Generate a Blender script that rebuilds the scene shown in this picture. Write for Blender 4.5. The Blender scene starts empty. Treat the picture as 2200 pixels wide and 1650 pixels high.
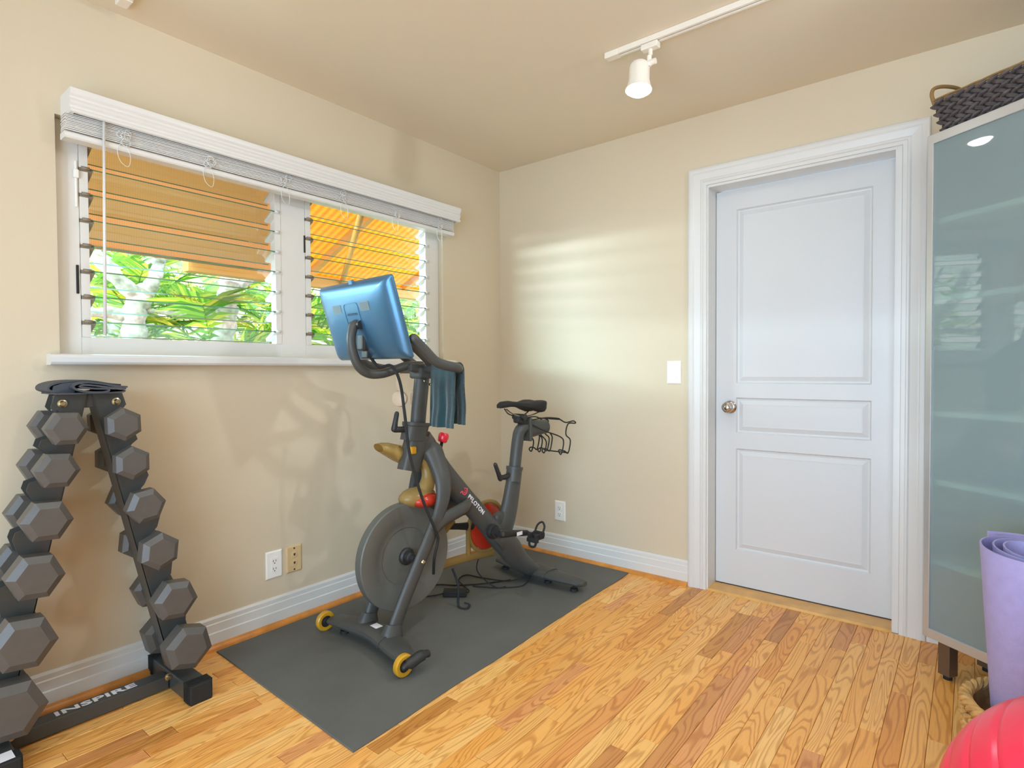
import bpy, bmesh, math, random
from mathutils import Vector, Matrix, noise as mnoise
random.seed(7)
S = bpy.context.scene
COL = S.collection
PI = math.pi

# ------------------------------------------------------------------ camera
cam_d = bpy.data.cameras.new('camera'); cam = bpy.data.objects.new('camera', cam_d); COL.objects.link(cam)
cam_d.sensor_width = 36; cam_d.lens = 20.327; cam_d.clip_start = 0.02; cam_d.clip_end = 200
_yaw, _pit, _rol = math.radians(38.4744), math.radians(-1.2659), math.radians(-0.3119)
_F = Vector((-math.sin(_yaw), math.cos(_yaw), 0)); _R = Vector((math.cos(_yaw), math.sin(_yaw), 0)); _U = Vector((0, 0, 1))
F2 = _F*math.cos(_pit)+_U*math.sin(_pit); U2 = _U*math.cos(_pit)-_F*math.sin(_pit)
R2 = _R*math.cos(_rol)+U2*math.sin(_rol); U3 = U2*math.cos(_rol)-_R*math.sin(_rol)
cam.matrix_world = Matrix(((R2.x, U3.x, -F2.x, 2.4116), (R2.y, U3.y, -F2.y, -2.9157), (R2.z, U3.z, -F2.z, 1.1209), (0, 0, 0, 1)))
S.camera = cam

# ------------------------------------------------------------------ world, sun, lights, exposure
S.view_settings.view_transform = 'Standard'; S.view_settings.look = 'None'
S.view_settings.gamma = 1.0; S.view_settings.use_curve_mapping = False
S.view_settings.exposure = 1.08
S.cycles.use_denoising = True
S.cycles.max_bounces = 10; S.cycles.diffuse_bounces = 6; S.cycles.glossy_bounces = 4
S.cycles.transparent_max_bounces = 24; S.cycles.transmission_bounces = 6
S.cycles.sample_clamp_indirect = 4.0
S.cycles.caustics_reflective = False; S.cycles.caustics_refractive = False

W = bpy.data.worlds.new('sky'); S.world = W; W.use_nodes = True
wn = W.node_tree.nodes; wl = W.node_tree.links
bg = wn['Background']; bg.inputs['Color'].default_value = (0.55, 0.76, 1.0, 1); bg.inputs['Strength'].default_value = 3.9

def lamp(name, kind, loc, energy, color=(1, 1, 1), direction=None, **kw):
    d = bpy.data.lights.new(name, kind); d.energy = energy; d.color = color
    for k, v in kw.items(): setattr(d, k, v)
    o = bpy.data.objects.new(name, d); COL.objects.link(o); o.location = loc
    if direction is not None: o.rotation_euler = Vector(direction).to_track_quat('-Z', 'Y').to_euler()
    return o
# made-up area lamp outdoors that throws louvre stripes onto the door wall, and the high sun on the garden
lamp('louvre_stripe_lamp', 'AREA', (-2.0, -5.0, 1.90), 260, (0.68, 0.87, 1.0), (2.0, 4.0, -0.36), shape='RECTANGLE', size=3.4, size_y=0.22)
lamp('sun_high', 'SUN', (2, 0, 8), 2.6, (1.0, 0.97, 0.90), (-0.30, 0.25, -0.92), angle=math.radians(1))
# sky fill enters through an invented opening behind the camera: portals help the sampling of the sky there
def portal(name, loc, direction, sx, sy):
    o = lamp(name, 'AREA', loc, 1, direction=direction, shape='RECTANGLE', size=sx, size_y=sy)
    o.data.cycles.is_portal = True
portal('portal_fill_opening', (2.3, -4.50, 1.08), (0, 1, 0), 2.6, 2.1)
portal('portal_window', (-0.16, -1.43, 1.6), (1, 0, 0), 0.8, 1.8)
HEAD_W = 9.0

# ------------------------------------------------------------------ helpers
def lin(h):
    h = h.lstrip('#'); out = []
    for i in (0, 2, 4):
        c = int(h[i:i+2], 16)/255
        out.append(c/12.92 if c <= 0.04045 else ((c+0.055)/1.055)**2.4)
    return tuple(out)+(1,)

def mat(name, col, rough=0.5, metal=0.0, spec=0.5, bump=0.0, bscale=40, var=0.0, vscale=3.0, coat=0.0, sheen=0.0, emit=None, alpha=1.0, trans=0.0, ior=1.45):
    m = bpy.data.materials.new(name); m.use_nodes = True
    nt = m.node_tree; n = nt.nodes; l = nt.links; p = n['Principled BSDF']
    c = lin(col) if isinstance(col, str) else tuple(col)+(1,)*(4-len(col))
    p.inputs['Base Color'].default_value = c
    p.inputs['Roughness'].default_value = rough; p.inputs['Metallic'].default_value = metal
    p.inputs['Specular IOR Level'].default_value = spec; p.inputs['Coat Weight'].default_value = coat
    p.inputs['Coat Roughness'].default_value = 0.08
    p.inputs['Sheen Weight'].default_value = sheen; p.inputs['Alpha'].default_value = alpha
    p.inputs['Transmission Weight'].default_value = trans; p.inputs['IOR'].default_value = ior
    if emit: p.inputs['Emission Color'].default_value = emit[0]; p.inputs['Emission Strength'].default_value = emit[1]
    if var or bump:
        tc = n.new('ShaderNodeTexCoord')
    if var:
        nz = n.new('ShaderNodeTexNoise'); nz.inputs['Scale'].default_value = vscale; nz.inputs['Detail'].default_value = 5
        l.new(tc.outputs['Object'], nz.inputs['Vector'])
        mr = n.new('ShaderNodeMapRange'); mr.inputs['From Min'].default_value = .3; mr.inputs['From Max'].default_value = .7
        mr.inputs['To Min'].default_value = 1-var; mr.inputs['To Max'].default_value = 1+var
        l.new(nz.outputs['Fac'], mr.inputs['Value'])
        hs = n.new('ShaderNodeHueSaturation'); hs.inputs['Color'].default_value = c
        l.new(mr.outputs['Result'], hs.inputs['Value']); l.new(hs.outputs['Color'], p.inputs['Base Color'])
    if bump:
        nb = n.new('ShaderNodeTexNoise'); nb.inputs['Scale'].default_value = bscale; nb.inputs['Detail'].default_value = 3
        l.new(tc.outputs['Object'], nb.inputs['Vector'])
        bp = n.new('ShaderNodeBump'); bp.inputs['Strength'].default_value = bump; bp.inputs['Distance'].default_value = .002
        l.new(nb.outputs['Fac'], bp.inputs['Height']); l.new(bp.outputs['Normal'], p.inputs['Normal'])
    return m

class MB:
    """collects shapes; build() links them as one mesh object"""
    def __init__(s): s.v = []; s.f = []; s.sm = []
    def add(s, vs, fs, smooth=False):
        o = len(s.v); s.v += [tuple(x) for x in vs]; s.f += [tuple(i+o for i in f) for f in fs]; s.sm += [smooth]*len(fs); return s
    def box(s, x0, x1, y0, y1, z0, z1):
        v = [(x, y, z) for x in (x0, x1) for y in (y0, y1) for z in (z0, z1)]
        return s.add(v, [(0, 1, 3, 2), (4, 6, 7, 5), (0, 4, 5, 1), (2, 3, 7, 6), (0, 2, 6, 4), (1, 5, 7, 3)])
    def rbox(s, x0, x1, y0, y1, z0, z1, r=.004, seg=2):
        bm = bmesh.new(); bmesh.ops.create_cube(bm, size=1)
        for v in bm.verts: v.co = Vector(((x0+x1)/2+v.co.x*(x1-x0), (y0+y1)/2+v.co.y*(y1-y0), (z0+z1)/2+v.co.z*(z1-z0)))
        bmesh.ops.bevel(bm, geom=list(bm.edges), offset=r, segments=seg, profile=.5, affect='EDGES')
        bm.verts.index_update(); s.add([v.co for v in bm.verts], [[v.index for v in f.verts] for f in bm.faces], False); bm.free(); return s
    def loft(s, rings, caps=True, smooth=True, closed=False):
        n = len(rings[0]); vs = [p for r in rings for p in r]; fs = []
        m = len(rings)
        for i in range(m if closed else m-1):
            a = i*n; b = ((i+1) % m)*n
            for j in range(n):
                k = (j+1) % n; fs.append((a+j, a+k, b+k, b+j))
        s.add(vs, fs, smooth)
        if caps and not closed:
            o = len(s.v)-len(vs)
            s.f.append(tuple(o+j for j in reversed(range(n)))); s.sm.append(False)
            s.f.append(tuple(o+(m-1)*n+j for j in range(n))); s.sm.append(False)
        return s
    def tube(s, pts, r, n=12, up=None, caps=True, closed=False, dome=False, twist=0):
        """r: number or list of numbers / (a, b) pairs: a along the side axis, b along the other"""
        P = [Vector(p) for p in pts]; m = len(P)
        rr = [(q, q) if not isinstance(q, (tuple, list)) else q for q in (r if isinstance(r, list) else [r]*m)]
        if dome and not closed:
            d0 = (P[0]-P[1]).normalized(); d1 = (P[-1]-P[-2]).normalized(); a0 = rr[0]; a1 = rr[-1]
            P0 = [P[0]+d0*a0[0]*math.sin(t) for t in (1.45, 1.1, .6)]; R0 = [(a0[0]*math.cos(t), a0[1]*math.cos(t)) for t in (1.45, 1.1, .6)]
            P1 = [P[-1]+d1*a1[0]*math.sin(t) for t in (.6, 1.1, 1.45)]; R1 = [(a1[0]*math.cos(t), a1[1]*math.cos(t)) for t in (.6, 1.1, 1.45)]
            P = P0+P+P1; rr = R0+rr+R1; m = len(P)
        rings = []; side = None
        for i in range(m):
            if closed: t = P[(i+1) % m]-P[i-1]
            else: t = P[min(i+1, m-1)]-P[max(i-1, 0)]
            if t.length < 1e-9: t = Vector((0, 0, 1))
            t.normalize()
            if up is not None:
                side = Vector(up)-t*t.dot(Vector(up))
            elif side is None:
                side = t.orthogonal()
            else: side = side-t*t.dot(side)
            if side.length < 1e-6: side = t.orthogonal()
            side.normalize(); o = t.cross(side)
            a, b = rr[i]
            rings.append([P[i]+side*a*math.cos(2*PI*j/n+twist)+o*b*math.sin(2*PI*j/n+twist) for j in range(n)])
        return s.loft(rings, caps, True, closed)
    def cyl(s, p0, p1, r0, r1=None, n=20, smooth=True):
        r1 = r0 if r1 is None else r1
        p0 = Vector(p0); p1 = Vector(p1); t = (p1-p0).normalized(); a = t.orthogonal().normalized(); b = t.cross(a)
        rings = [[p+a*r*math.cos(2*PI*j/n)+b*r*math.sin(2*PI*j/n) for j in range(n)] for p, r in ((p0, r0), (p1, r1))]
        return s.loft(rings, True, smooth)
    def lathe(s, prof, origin, axis, n=32, smooth=True, caps=False):
        """prof: (radius, distance along axis)"""
        t = Vector(axis).normalized(); a = t.orthogonal().normalized(); b = t.cross(a); o = Vector(origin)
        rings = [[o+t*h+(a*math.cos(2*PI*j/n)+b*math.sin(2*PI*j/n))*r for j in range(n)] for r, h in prof]
        return s.loft(rings, caps, smooth)
    def prism(s, poly, ext, smooth=False):
        """poly: list of 3D points in a plane; ext: extrusion vector"""
        n = len(poly); e = Vector(ext); v = [Vector(p) for p in poly]; v2 = [p+e for p in v]
        s.add(v+v2, [tuple(range(n))[::-1], tuple(range(n, 2*n))]+[(i, (i+1) % n, n+(i+1) % n, n+i) for i in range(n)], smooth); return s
    def sphere(s, c, r, n=16, m=10):
        c = Vector(c); r = r if isinstance(r, (tuple, list)) else (r, r, r)
        rings = [[c+Vector((r[0]*math.sin(PI*i/m)*math.cos(2*PI*j/n), r[1]*math.sin(PI*i/m)*math.sin(2*PI*j/n), r[2]*math.cos(PI*i/m))) for j in range(n)] for i in [.02]+list(range(1, m))+[m-.02]]
        return s.loft(rings, True, True)
    def shift(s, d, i0=0):
        d = Vector(d); s.v = s.v[:i0]+[tuple(Vector(p)+d) for p in s.v[i0:]]; return s
    def xf(s, M, i0=0): s.v = s.v[:i0]+[tuple(M @ Vector(p)) for p in s.v[i0:]]; return s
    def mesh(s, name, m=None):
        me = bpy.data.meshes.new(name); me.from_pydata(s.v, [], s.f); me.polygons.foreach_set('use_smooth', s.sm)
        bm = bmesh.new(); bm.from_mesh(me); bmesh.ops.recalc_face_normals(bm, faces=bm.faces)
        for e in bm.edges:
            if len(e.link_faces) == 2 and e.calc_face_angle(0) > .62: e.smooth = False
        bm.to_mesh(me); bm.free()
        if m: me.materials.append(m)
        return me

def link(name, me, parent=None):
    o = bpy.data.objects.new(name, me); COL.objects.link(o)
    if parent: o.parent = parent
    return o
def tag(o, label=None, cat=None, group=None, kind=None):
    if label: o['label'] = label
    if cat: o['category'] = cat
    if group: o['group'] = group
    if kind: o['kind'] = kind
    return o
WORLD_LOC = {}
def thing(name, label, cat, loc=(0, 0, 0), rotz=0, group=None, kind=None):
    o = link(name, None); o.location = loc; o.rotation_euler = (0, 0, rotz); o.empty_display_size = .05
    WORLD_LOC[o.name] = Vector(loc)
    return tag(o, label, cat, group, kind)
def part(name, mb, m, parent, world=False, label=None, kind=None):
    """world=True: the shapes were given in world coordinates and the parent is an unrotated Empty"""
    if world: mb.shift(-WORLD_LOC[parent.name if parent.name in WORLD_LOC else parent.parent.name])
    o = link(name, mb.mesh(name, m), parent)
    if parent.name not in WORLD_LOC and parent.parent: pass
    if label: o['label'] = label
    if kind: o['kind'] = kind
    return o
def solo(name, mb, m, label, cat, group=None, kind=None, base=None):
    if base is None:
        xs = [p[0] for p in mb.v]; ys = [p[1] for p in mb.v]; zs = [p[2] for p in mb.v]
        base = ((min(xs)+max(xs))/2, (min(ys)+max(ys))/2, min(zs))
    mb.shift(-Vector(base)); o = link(name, mb.mesh(name, m)); o.location = base; WORLD_LOC[o.name] = Vector(base)
    return tag(o, label, cat, group, kind)
def text_mb(txt, M, size=1, ext=.0005, spacing=1.0, shear=0, xscale=1, bold=0):
    """lettering as thin raised mesh; M maps text x/y/z axes into place"""
    c = bpy.data.curves.new('t', 'FONT'); c.body = txt; c.size = size; c.extrude = ext/2; c.space_character = spacing; c.shear = shear
    c.align_x = 'CENTER'; c.align_y = 'CENTER'; c.resolution_u = 3; c.offset = bold
    o = bpy.data.objects.new('t', c); COL.objects.link(o)
    me = bpy.data.meshes.new_from_object(o.evaluated_get(bpy.context.evaluated_depsgraph_get()))
    mb = MB(); mb.add([M @ Vector((v.co.x*xscale, v.co.y, v.co.z)) for v in me.vertices], [list(p.vertices) for p in me.polygons])
    bpy.data.objects.remove(o); bpy.data.curves.remove(c); bpy.data.meshes.remove(me)
    return mb
def frame_m(o, x, y, z):
    x = Vector(x).normalized(); y = Vector(y).normalized(); z = Vector(z).normalized(); o = Vector(o)
    return Matrix(((x.x, y.x, z.x, o.x), (x.y, y.y, z.y, o.y), (x.z, y.z, z.z, o.z), (0, 0, 0, 1)))
def smooth_path(pts, k=6):
    P = [Vector(p) for p in pts]; out = []
    for i in range(len(P)-1):
        a = P[max(i-1, 0)]; b = P[i]; c = P[i+1]; d = P[min(i+2, len(P)-1)]
        for j in range(k):
            t = j/k
            out.append(.5*((2*b)+(c-a)*t+(2*a-5*b+4*c-d)*t*t+(3*b-a-3*c+d)*t**3))
    return out+[P[-1]]

# ------------------------------------------------------------------ materials
M_wall = mat('wall_paint', '#D4C7AD', .55, bump=.12, bscale=90, spec=.35)
M_ceil = mat('ceiling_paint', '#E2D6C0', .5, bump=.10, bscale=80, spec=.4)
M_trim = mat('white_trim', '#DBDBD7', .28, spec=.5)
M_door = mat('door_paint', '#D2D4D4', .35, bump=.10, bscale=120)
M_vinyl = mat('white_vinyl', '#DEDCD5', .35)
M_slat = mat('blind_white', '#DFDEDA', .32)
M_shoe = mat('oak_shoe', '#D08B42', .3, var=.2, vscale=14)
M_nickel = mat('brushed_nickel', '#B3AEA6', .22, metal=1)
M_plate = mat('plate_white', '#F1EFE8', .3)
M_plate2 = mat('plate_almond', '#D6BC8C', .35)
M_slot = mat('slot_dark', '#4A3520', .6)
M_bike = mat('bike_graphite', '#474845', .42, spec=.5, bump=.03, bscale=300)
M_bike2 = mat('bike_black', '#2B2B2A', .45)
M_fly = mat('flywheel', '#5F615B', .40, var=.06, vscale=8)
M_rubber = mat('rubber_black', '#232322', .7)
M_amber = mat('amber_wheel', '#D9A227', .3, coat=.3, trans=.15)
M_red = mat('red_knob', '#D81E32', .3, coat=.5)
M_chrome = mat('steel_bolt', '#C8BE9E', .25, metal=1)
M_white_ink = mat('white_ink', '#E8E6EA', .5)
M_pink_ink = mat('pink_ink', '#E2576C', .45)
M_dark_ink = mat('dark_ink', '#33486A', .5)
M_mon = mat('monitor_shell', '#4F7C9E', .36, metal=.72, coat=.25)
M_screen = mat('screen_black', '#101214', .08)
M_grill = mat('grill', '#7A8A8E', .6)
M_towel = mat('towel_teal', '#1A3E44', .95, bump=1.0, bscale=260, sheen=.5, var=.18, vscale=25)
M_phone = mat('headphone_beige', '#D9C0A4', .4)
M_mat = mat('mat_rubber', '#656661', .62, bump=.8, bscale=600, var=.10, vscale=4, spec=.35)
M_rack = mat('rack_steel', '#41423F', .38, spec=.6, bump=.05, bscale=400)
M_hex = mat('hex_rubber', '#585550', .36, spec=.5, bump=.06, bscale=200, var=.06, vscale=30)
M_band = mat('pad_grey', '#44484E', .6, bump=.2, bscale=300)
M_bandedge = mat('pad_edge', '#8C9092', .7)
M_alu = mat('cabinet_aluminium', '#C4C7C8', .32, metal=.55)
M_carc = mat('cabinet_grey', '#8C979C', .5); M_shelf = mat('cabinet_shelf', '#F6F3E6', .5)
M_leg = mat('cabinet_leg', '#77706C', .28, metal=.8)
M_weave = mat('weave_grey', '#544D4C', .75, var=.35, vscale=35)
M_strawdk = mat('handle_straw', '#8E6F42', .6)
M_straw = mat('wicker_tan', '#C09A5E', .7, var=.3, vscale=30)
M_yoga = mat('yoga_purple', '#A7A1D2', .6, bump=.35, bscale=170, var=.05, vscale=30)
M_ball = mat('ball_red', '#F23452', .28, spec=.55, var=.02, vscale=8)
M_track = mat('track_white', '#EFE8DA', .35)
M_trackdk = mat('track_slot', '#6F6A60', .5)
M_bulb = mat('lit_bulb', '#FFFFFF', emit=((1, .97, .92, 1), 16.0))
M_trunk = mat('bark_pale', '#A39A8E', .85, bump=1.0, bscale=60, var=.35, vscale=30)
M_fence = mat('garden_wall', '#EAD9C2', .8)
M_ground = mat('garden_soil', '#9A8F78', .9, var=.3, vscale=4)
M_awnbeam = mat('awning_beam', '#C98A3E', .6)
M_threshold = mat('oak_threshold', '#D6A35C', .35, var=.15, vscale=12)
M_gap = mat('door_gap', '#3A3A3C', .6)

def mixmat(name, build):
    m = bpy.data.materials.new(name); m.use_nodes = True; nt = m.node_tree; nt.nodes.clear()
    out = nt.nodes.new('ShaderNodeOutputMaterial'); sh = build(nt, nt.nodes, nt.links); nt.links.new(sh, out.inputs['Surface']); return m
def _glass(tint, refl_col=(1, 1, 1, 1)):
    def b(nt, n, l):
        t = n.new('ShaderNodeBsdfTransparent'); t.inputs['Color'].default_value = tint
        g = n.new('ShaderNodeBsdfGlossy'); g.inputs['Roughness'].default_value = .02; g.inputs['Color'].default_value = refl_col
        fr = n.new('ShaderNodeFresnel'); fr.inputs['IOR'].default_value = 1.5
        ge = n.new('ShaderNodeNewGeometry'); ib = n.new('ShaderNodeMath'); ib.operation = 'SUBTRACT'; ib.inputs[0].default_value = 1; l.new(ge.outputs['Backfacing'], ib.inputs[1])
        mb_ = n.new('ShaderNodeMath'); mb_.operation = 'MULTIPLY'; l.new(fr.outputs[0], mb_.inputs[0]); l.new(ib.outputs[0], mb_.inputs[1])
        mx = n.new('ShaderNodeMixShader'); l.new(mb_.outputs[0], mx.inputs[0]); l.new(t.outputs[0], mx.inputs[1]); l.new(g.outputs[0], mx.inputs[2])
        return mx.outputs[0]
    return b
M_blade = mixmat('louvre_glass', _glass((.83, .91, .87, 1)))
M_edge = mat('glass_edge_green', '#4F7F66', .15, trans=.3)
def _frost(nt, n, l):
    d = n.new('ShaderNodeBsdfDiffuse'); d.inputs[0].default_value = lin('#C6DCDE'); t = n.new('ShaderNodeBsdfTranslucent'); t.inputs[0].default_value = lin('#D6E8E8')
    h = n.new('ShaderNodeMixShader'); h.inputs[0].default_value = .35; l.new(d.outputs[0], h.inputs[1]); l.new(t.outputs[0], h.inputs[2])
    tr = n.new('ShaderNodeBsdfTransparent'); tr.inputs[0].default_value = lin('#D3E2E0')
    ge0 = n.new('ShaderNodeNewGeometry'); f0 = n.new('ShaderNodeMapRange'); f0.inputs['To Min'].default_value = .55; f0.inputs['To Max'].default_value = .12; l.new(ge0.outputs['Backfacing'], f0.inputs['Value'])
    m1 = n.new('ShaderNodeMixShader'); l.new(f0.outputs[0], m1.inputs[0]); l.new(tr.outputs[0], m1.inputs[1]); l.new(h.outputs[0], m1.inputs[2])
    g = n.new('ShaderNodeBsdfGlossy'); g.inputs['Roughness'].default_value = .02
    fr = n.new('ShaderNodeFresnel'); fr.inputs['IOR'].default_value = 1.6
    ge = n.new('ShaderNodeNewGeometry'); ib = n.new('ShaderNodeMath'); ib.operation = 'SUBTRACT'; ib.inputs[0].default_value = 1; l.new(ge.outputs['Backfacing'], ib.inputs[1])
    mm = n.new('ShaderNodeMath'); mm.operation = 'MULTIPLY'; l.new(fr.outputs[0], mm.inputs[0]); l.new(ib.outputs[0], mm.inputs[1])
    m2 = n.new('ShaderNodeMixShader'); l.new(mm.outputs[0], m2.inputs[0]); l.new(m1.outputs[0], m2.inputs[1]); l.new(g.outputs[0], m2.inputs[2])
    return m2.outputs[0]
M_frost = mixmat('frosted_glass', _frost)
def _clear(col, k):
    def b(nt, n, l):
        t = n.new('ShaderNodeBsdfTransparent'); t.inputs['Color'].default_value = lin(col)
        p = n.new('ShaderNodeBsdfPrincipled'); p.inputs['Base Color'].default_value = lin(col); p.inputs['Roughness'].default_value = .18
        mx = n.new('ShaderNodeMixShader'); mx.inputs[0].default_value = k; l.new(t.outputs[0], mx.inputs[1]); l.new(p.outputs[0], mx.inputs[2])
        return mx.outputs[0]
    return b
M_amberclear = mixmat('amber_clear', _clear('#BFA262', .55))
M_redclear = mixmat('red_clear', _clear('#D8442E', .72))
def _fabric(col, scale, k):
    def b(nt, n, l):
        tc = n.new('ShaderNodeTexCoord')
        w = n.new('ShaderNodeTexWave'); w.wave_type = 'BANDS'; w.bands_direction = 'Y'; w.inputs['Scale'].default_value = scale; l.new(tc.outputs['Object'], w.inputs['Vector'])
        cr = n.new('ShaderNodeMix'); cr.data_type = 'RGBA'; cr.inputs[6].default_value = lin(col); cr.inputs[7].default_value = tuple(c*.72 for c in lin(col)[:3])+(1,)
        l.new(w.outputs['Fac'], cr.inputs[0])
        d = n.new('ShaderNodeBsdfDiffuse'); t = n.new('ShaderNodeBsdfTranslucent'); l.new(cr.outputs[2], d.inputs[0]); l.new(cr.outputs[2], t.inputs[0])
        mx = n.new('ShaderNodeMixShader'); mx.inputs[0].default_value = k; l.new(d.outputs[0], mx.inputs[1]); l.new(t.outputs[0], mx.inputs[2])
        return mx.outputs[0]
    return b
M_shade = mixmat('shade_weave', _fabric('#E0B68A', 55, .6))
M_awning = mixmat('awning_canvas', _fabric('#EDAE48', 6, .65))

def leaf_mat(name, c1, c2, c3):
    def b(nt, n, l):
        oi = n.new('ShaderNodeObjectInfo'); g = n.new('ShaderNodeNewGeometry')
        ad = n.new('ShaderNodeMath'); ad.operation = 'ADD'; l.new(oi.outputs['Random'], ad.inputs[0]); l.new(g.outputs['Random Per Island'], ad.inputs[1])
        fr = n.new('ShaderNodeMath'); fr.operation = 'FRACT'; l.new(ad.outputs[0], fr.inputs[0])
        cr = n.new('ShaderNodeValToRGB'); e = cr.color_ramp.elements
        e[0].color = lin(c1); e[1].color = lin(c3); q = cr.color_ramp.elements.new(.55); q.color = lin(c2); l.new(fr.outputs[0], cr.inputs[0])
        d = n.new('ShaderNodeBsdfDiffuse'); t = n.new('ShaderNodeBsdfTranslucent'); l.new(cr.outputs[0], d.inputs[0]); l.new(cr.outputs[0], t.inputs[0])
        gl = n.new('ShaderNodeBsdfGlossy'); gl.inputs['Roughness'].default_value = .35
        mx = n.new('ShaderNodeMixShader'); mx.inputs[0].default_value = .45; l.new(d.outputs[0], mx.inputs[1]); l.new(t.outputs[0], mx.inputs[2])
        m2 = n.new('ShaderNodeMixShader'); m2.inputs[0].default_value = .06; l.new(mx.outputs[0], m2.inputs[1]); l.new(gl.outputs[0], m2.inputs[2])
        return m2.outputs[0]
    return mixmat(name, b)
M_frond = leaf_mat('palm_green', '#35701A', '#7FA62E', '#D8C64A')
M_leaf = leaf_mat('leaf_green', '#4C9A2A', '#7FC23A', '#A8DC50')

def oak():
    m = bpy.data.materials.new('oak_plank'); m.use_nodes = True; nt = m.node_tree; n = nt.nodes; l = nt.links; p = n['Principled BSDF']
    tc = n.new('ShaderNodeTexCoord'); oi = n.new('ShaderNodeObjectInfo'); g = n.new('ShaderNodeNewGeometry')
    ad = n.new('ShaderNodeMath'); ad.operation = 'ADD'; l.new(oi.outputs['Random'], ad.inputs[0]); l.new(g.outputs['Random Per Island'], ad.inputs[1])
    fr = n.new('ShaderNodeMath'); fr.operation = 'FRACT'; l.new(ad.outputs[0], fr.inputs[0])
    off = n.new('ShaderNodeVectorMath'); off.operation = 'SCALE'; off.inputs[0].default_value = (7.3, 31.7, 13.1); l.new(fr.outputs[0], off.inputs['Scale'])
    av = n.new('ShaderNodeVectorMath'); av.operation = 'ADD'; l.new(tc.outputs['Object'], av.inputs[0]); l.new(off.outputs[0], av.inputs[1])
    # cathedral grain: rings of a long distorted field
    mp = n.new('ShaderNodeMapping'); mp.inputs['Scale'].default_value = (9, 1.1, 9); l.new(av.outputs[0], mp.inputs['Vector'])
    nz = n.new('ShaderNodeTexNoise'); nz.inputs['Scale'].default_value = 1.5; nz.inputs['Detail'].default_value = 1.5; nz.inputs['Distortion'].default_value = .35; l.new(mp.outputs[0], nz.inputs['Vector'])
    mu = n.new('ShaderNodeMath'); mu.operation = 'MULTIPLY'; mu.inputs[1].default_value = 105; l.new(nz.outputs['Fac'], mu.inputs[0])
    si = n.new('ShaderNodeMath'); si.operation = 'SINE'; l.new(mu.outputs[0], si.inputs[0])
    rg = n.new('ShaderNodeMapRange'); rg.inputs['From Min'].default_value = .1; rg.inputs['From Max'].default_value = 1.0; l.new(si.outputs[0], rg.inputs['Value'])
    # fine pores
    mp2 = n.new('ShaderNodeMapping'); mp2.inputs['Scale'].default_value = (260, 9, 260); l.new(av.outputs[0], mp2.inputs['Vector'])
    n2 = n.new('ShaderNodeTexNoise'); n2.inputs['Scale'].default_value = 1; n2.inputs['Detail'].default_value = 2; l.new(mp2.outputs[0], n2.inputs['Vector'])
    r2 = n.new('ShaderNodeMapRange'); r2.inputs['From Min'].default_value = .5; r2.inputs['From Max'].default_value = .75; l.new(n2.outputs['Fac'], r2.inputs['Value'])
    cr = n.new('ShaderNodeValToRGB'); cr.color_ramp.interpolation = 'LINEAR'; e = cr.color_ramp.elements
    stops = [(0, '#F2AE58'), (.2, '#F7BC6A'), (.42, '#EFAA52'), (.6, '#F9C677'), (.78, '#E49C48'), (.9, '#E6A264'), (.97, '#C28442'), (1, '#D49547')]
    e[0].position = 0; e[0].color = lin(stops[0][1]); e[1].position = 1; e[1].color = lin(stops[-1][1])
    for q, c in stops[1:-1]: w = e.new(q); w.color = lin(c)
    l.new(fr.outputs[0], cr.inputs[0])
    dk = n.new('ShaderNodeMix'); dk.data_type = 'RGBA'; dk.blend_type = 'MULTIPLY'; dk.inputs[7].default_value = (.66, .50, .34, 1)
    fm = n.new('ShaderNodeMath'); fm.operation = 'MULTIPLY'; fm.inputs[1].default_value = .72; l.new(rg.outputs[0], fm.inputs[0])
    l.new(fm.outputs[0], dk.inputs[0]); l.new(cr.outputs[0], dk.inputs[6])
    d2 = n.new('ShaderNodeMix'); d2.data_type = 'RGBA'; d2.blend_type = 'MULTIPLY'; d2.inputs[7].default_value = (.72, .58, .44, 1)
    f2 = n.new('ShaderNodeMath'); f2.operation = 'MULTIPLY'; f2.inputs[1].default_value = .45; l.new(r2.outputs[0], f2.inputs[0])
    l.new(f2.outputs[0], d2.inputs[0]); l.new(dk.outputs[2], d2.inputs[6]); l.new(d2.outputs[2], p.inputs['Base Color'])
    p.inputs['Roughness'].default_value = .34; p.inputs['Specular IOR Level'].default_value = .45
    return m
M_oak = oak()

# ------------------------------------------------------------------ room shell
RX, RY, H = 3.9, -4.42, 2.4113
WY0, WY1, WZ0, WZ1 = -2.335, -.522, 1.188, 1.992
def struct(name, mb, m, label, cat): return solo(name, mb, m, label, cat, kind='structure')
b = MB(); b.box(-.14, 0, RY-.1, WY0, 0, H).box(-.14, 0, WY1, .14, 0, H).box(-.14, 0, WY0, WY1, 0, WZ0).box(-.14, 0, WY0, WY1, WZ1, H)
struct('wall_left', b, M_wall, 'cream painted wall with the louvred window', 'wall')
DX0, DX1, DZ = 1.352, 2.178, 2.052
b = MB(); b.box(0, DX0, 0, .14, 0, H).box(DX1, RX, 0, .14, 0, H).box(DX0, DX1, 0, .14, DZ, H)
struct('wall_back', b, M_wall, 'cream painted wall holding the white panelled door', 'wall')
struct('wall_right', MB().box(RX, RX+.12, RY-.1, .14, 0, H), M_wall, 'cream painted wall behind the cabinet, out of sight', 'wall')
b = MB(); b.box(0, 1.0, RY-.12, RY, 0, H).box(3.6, RX, RY-.12, RY, 0, H).box(1.0, 3.6, RY-.12, RY, 2.13, H)  # unseen opening, added so that sky light fills the room
struct('wall_front', b, M_wall, 'cream painted wall behind the camera with a wide opening added for fill light', 'wall')
struct('ceiling', MB().box(-.14, RX+.12, RY-.12, .14, H, H+.1), M_ceil, 'smooth tan painted ceiling', 'ceiling')
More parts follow.
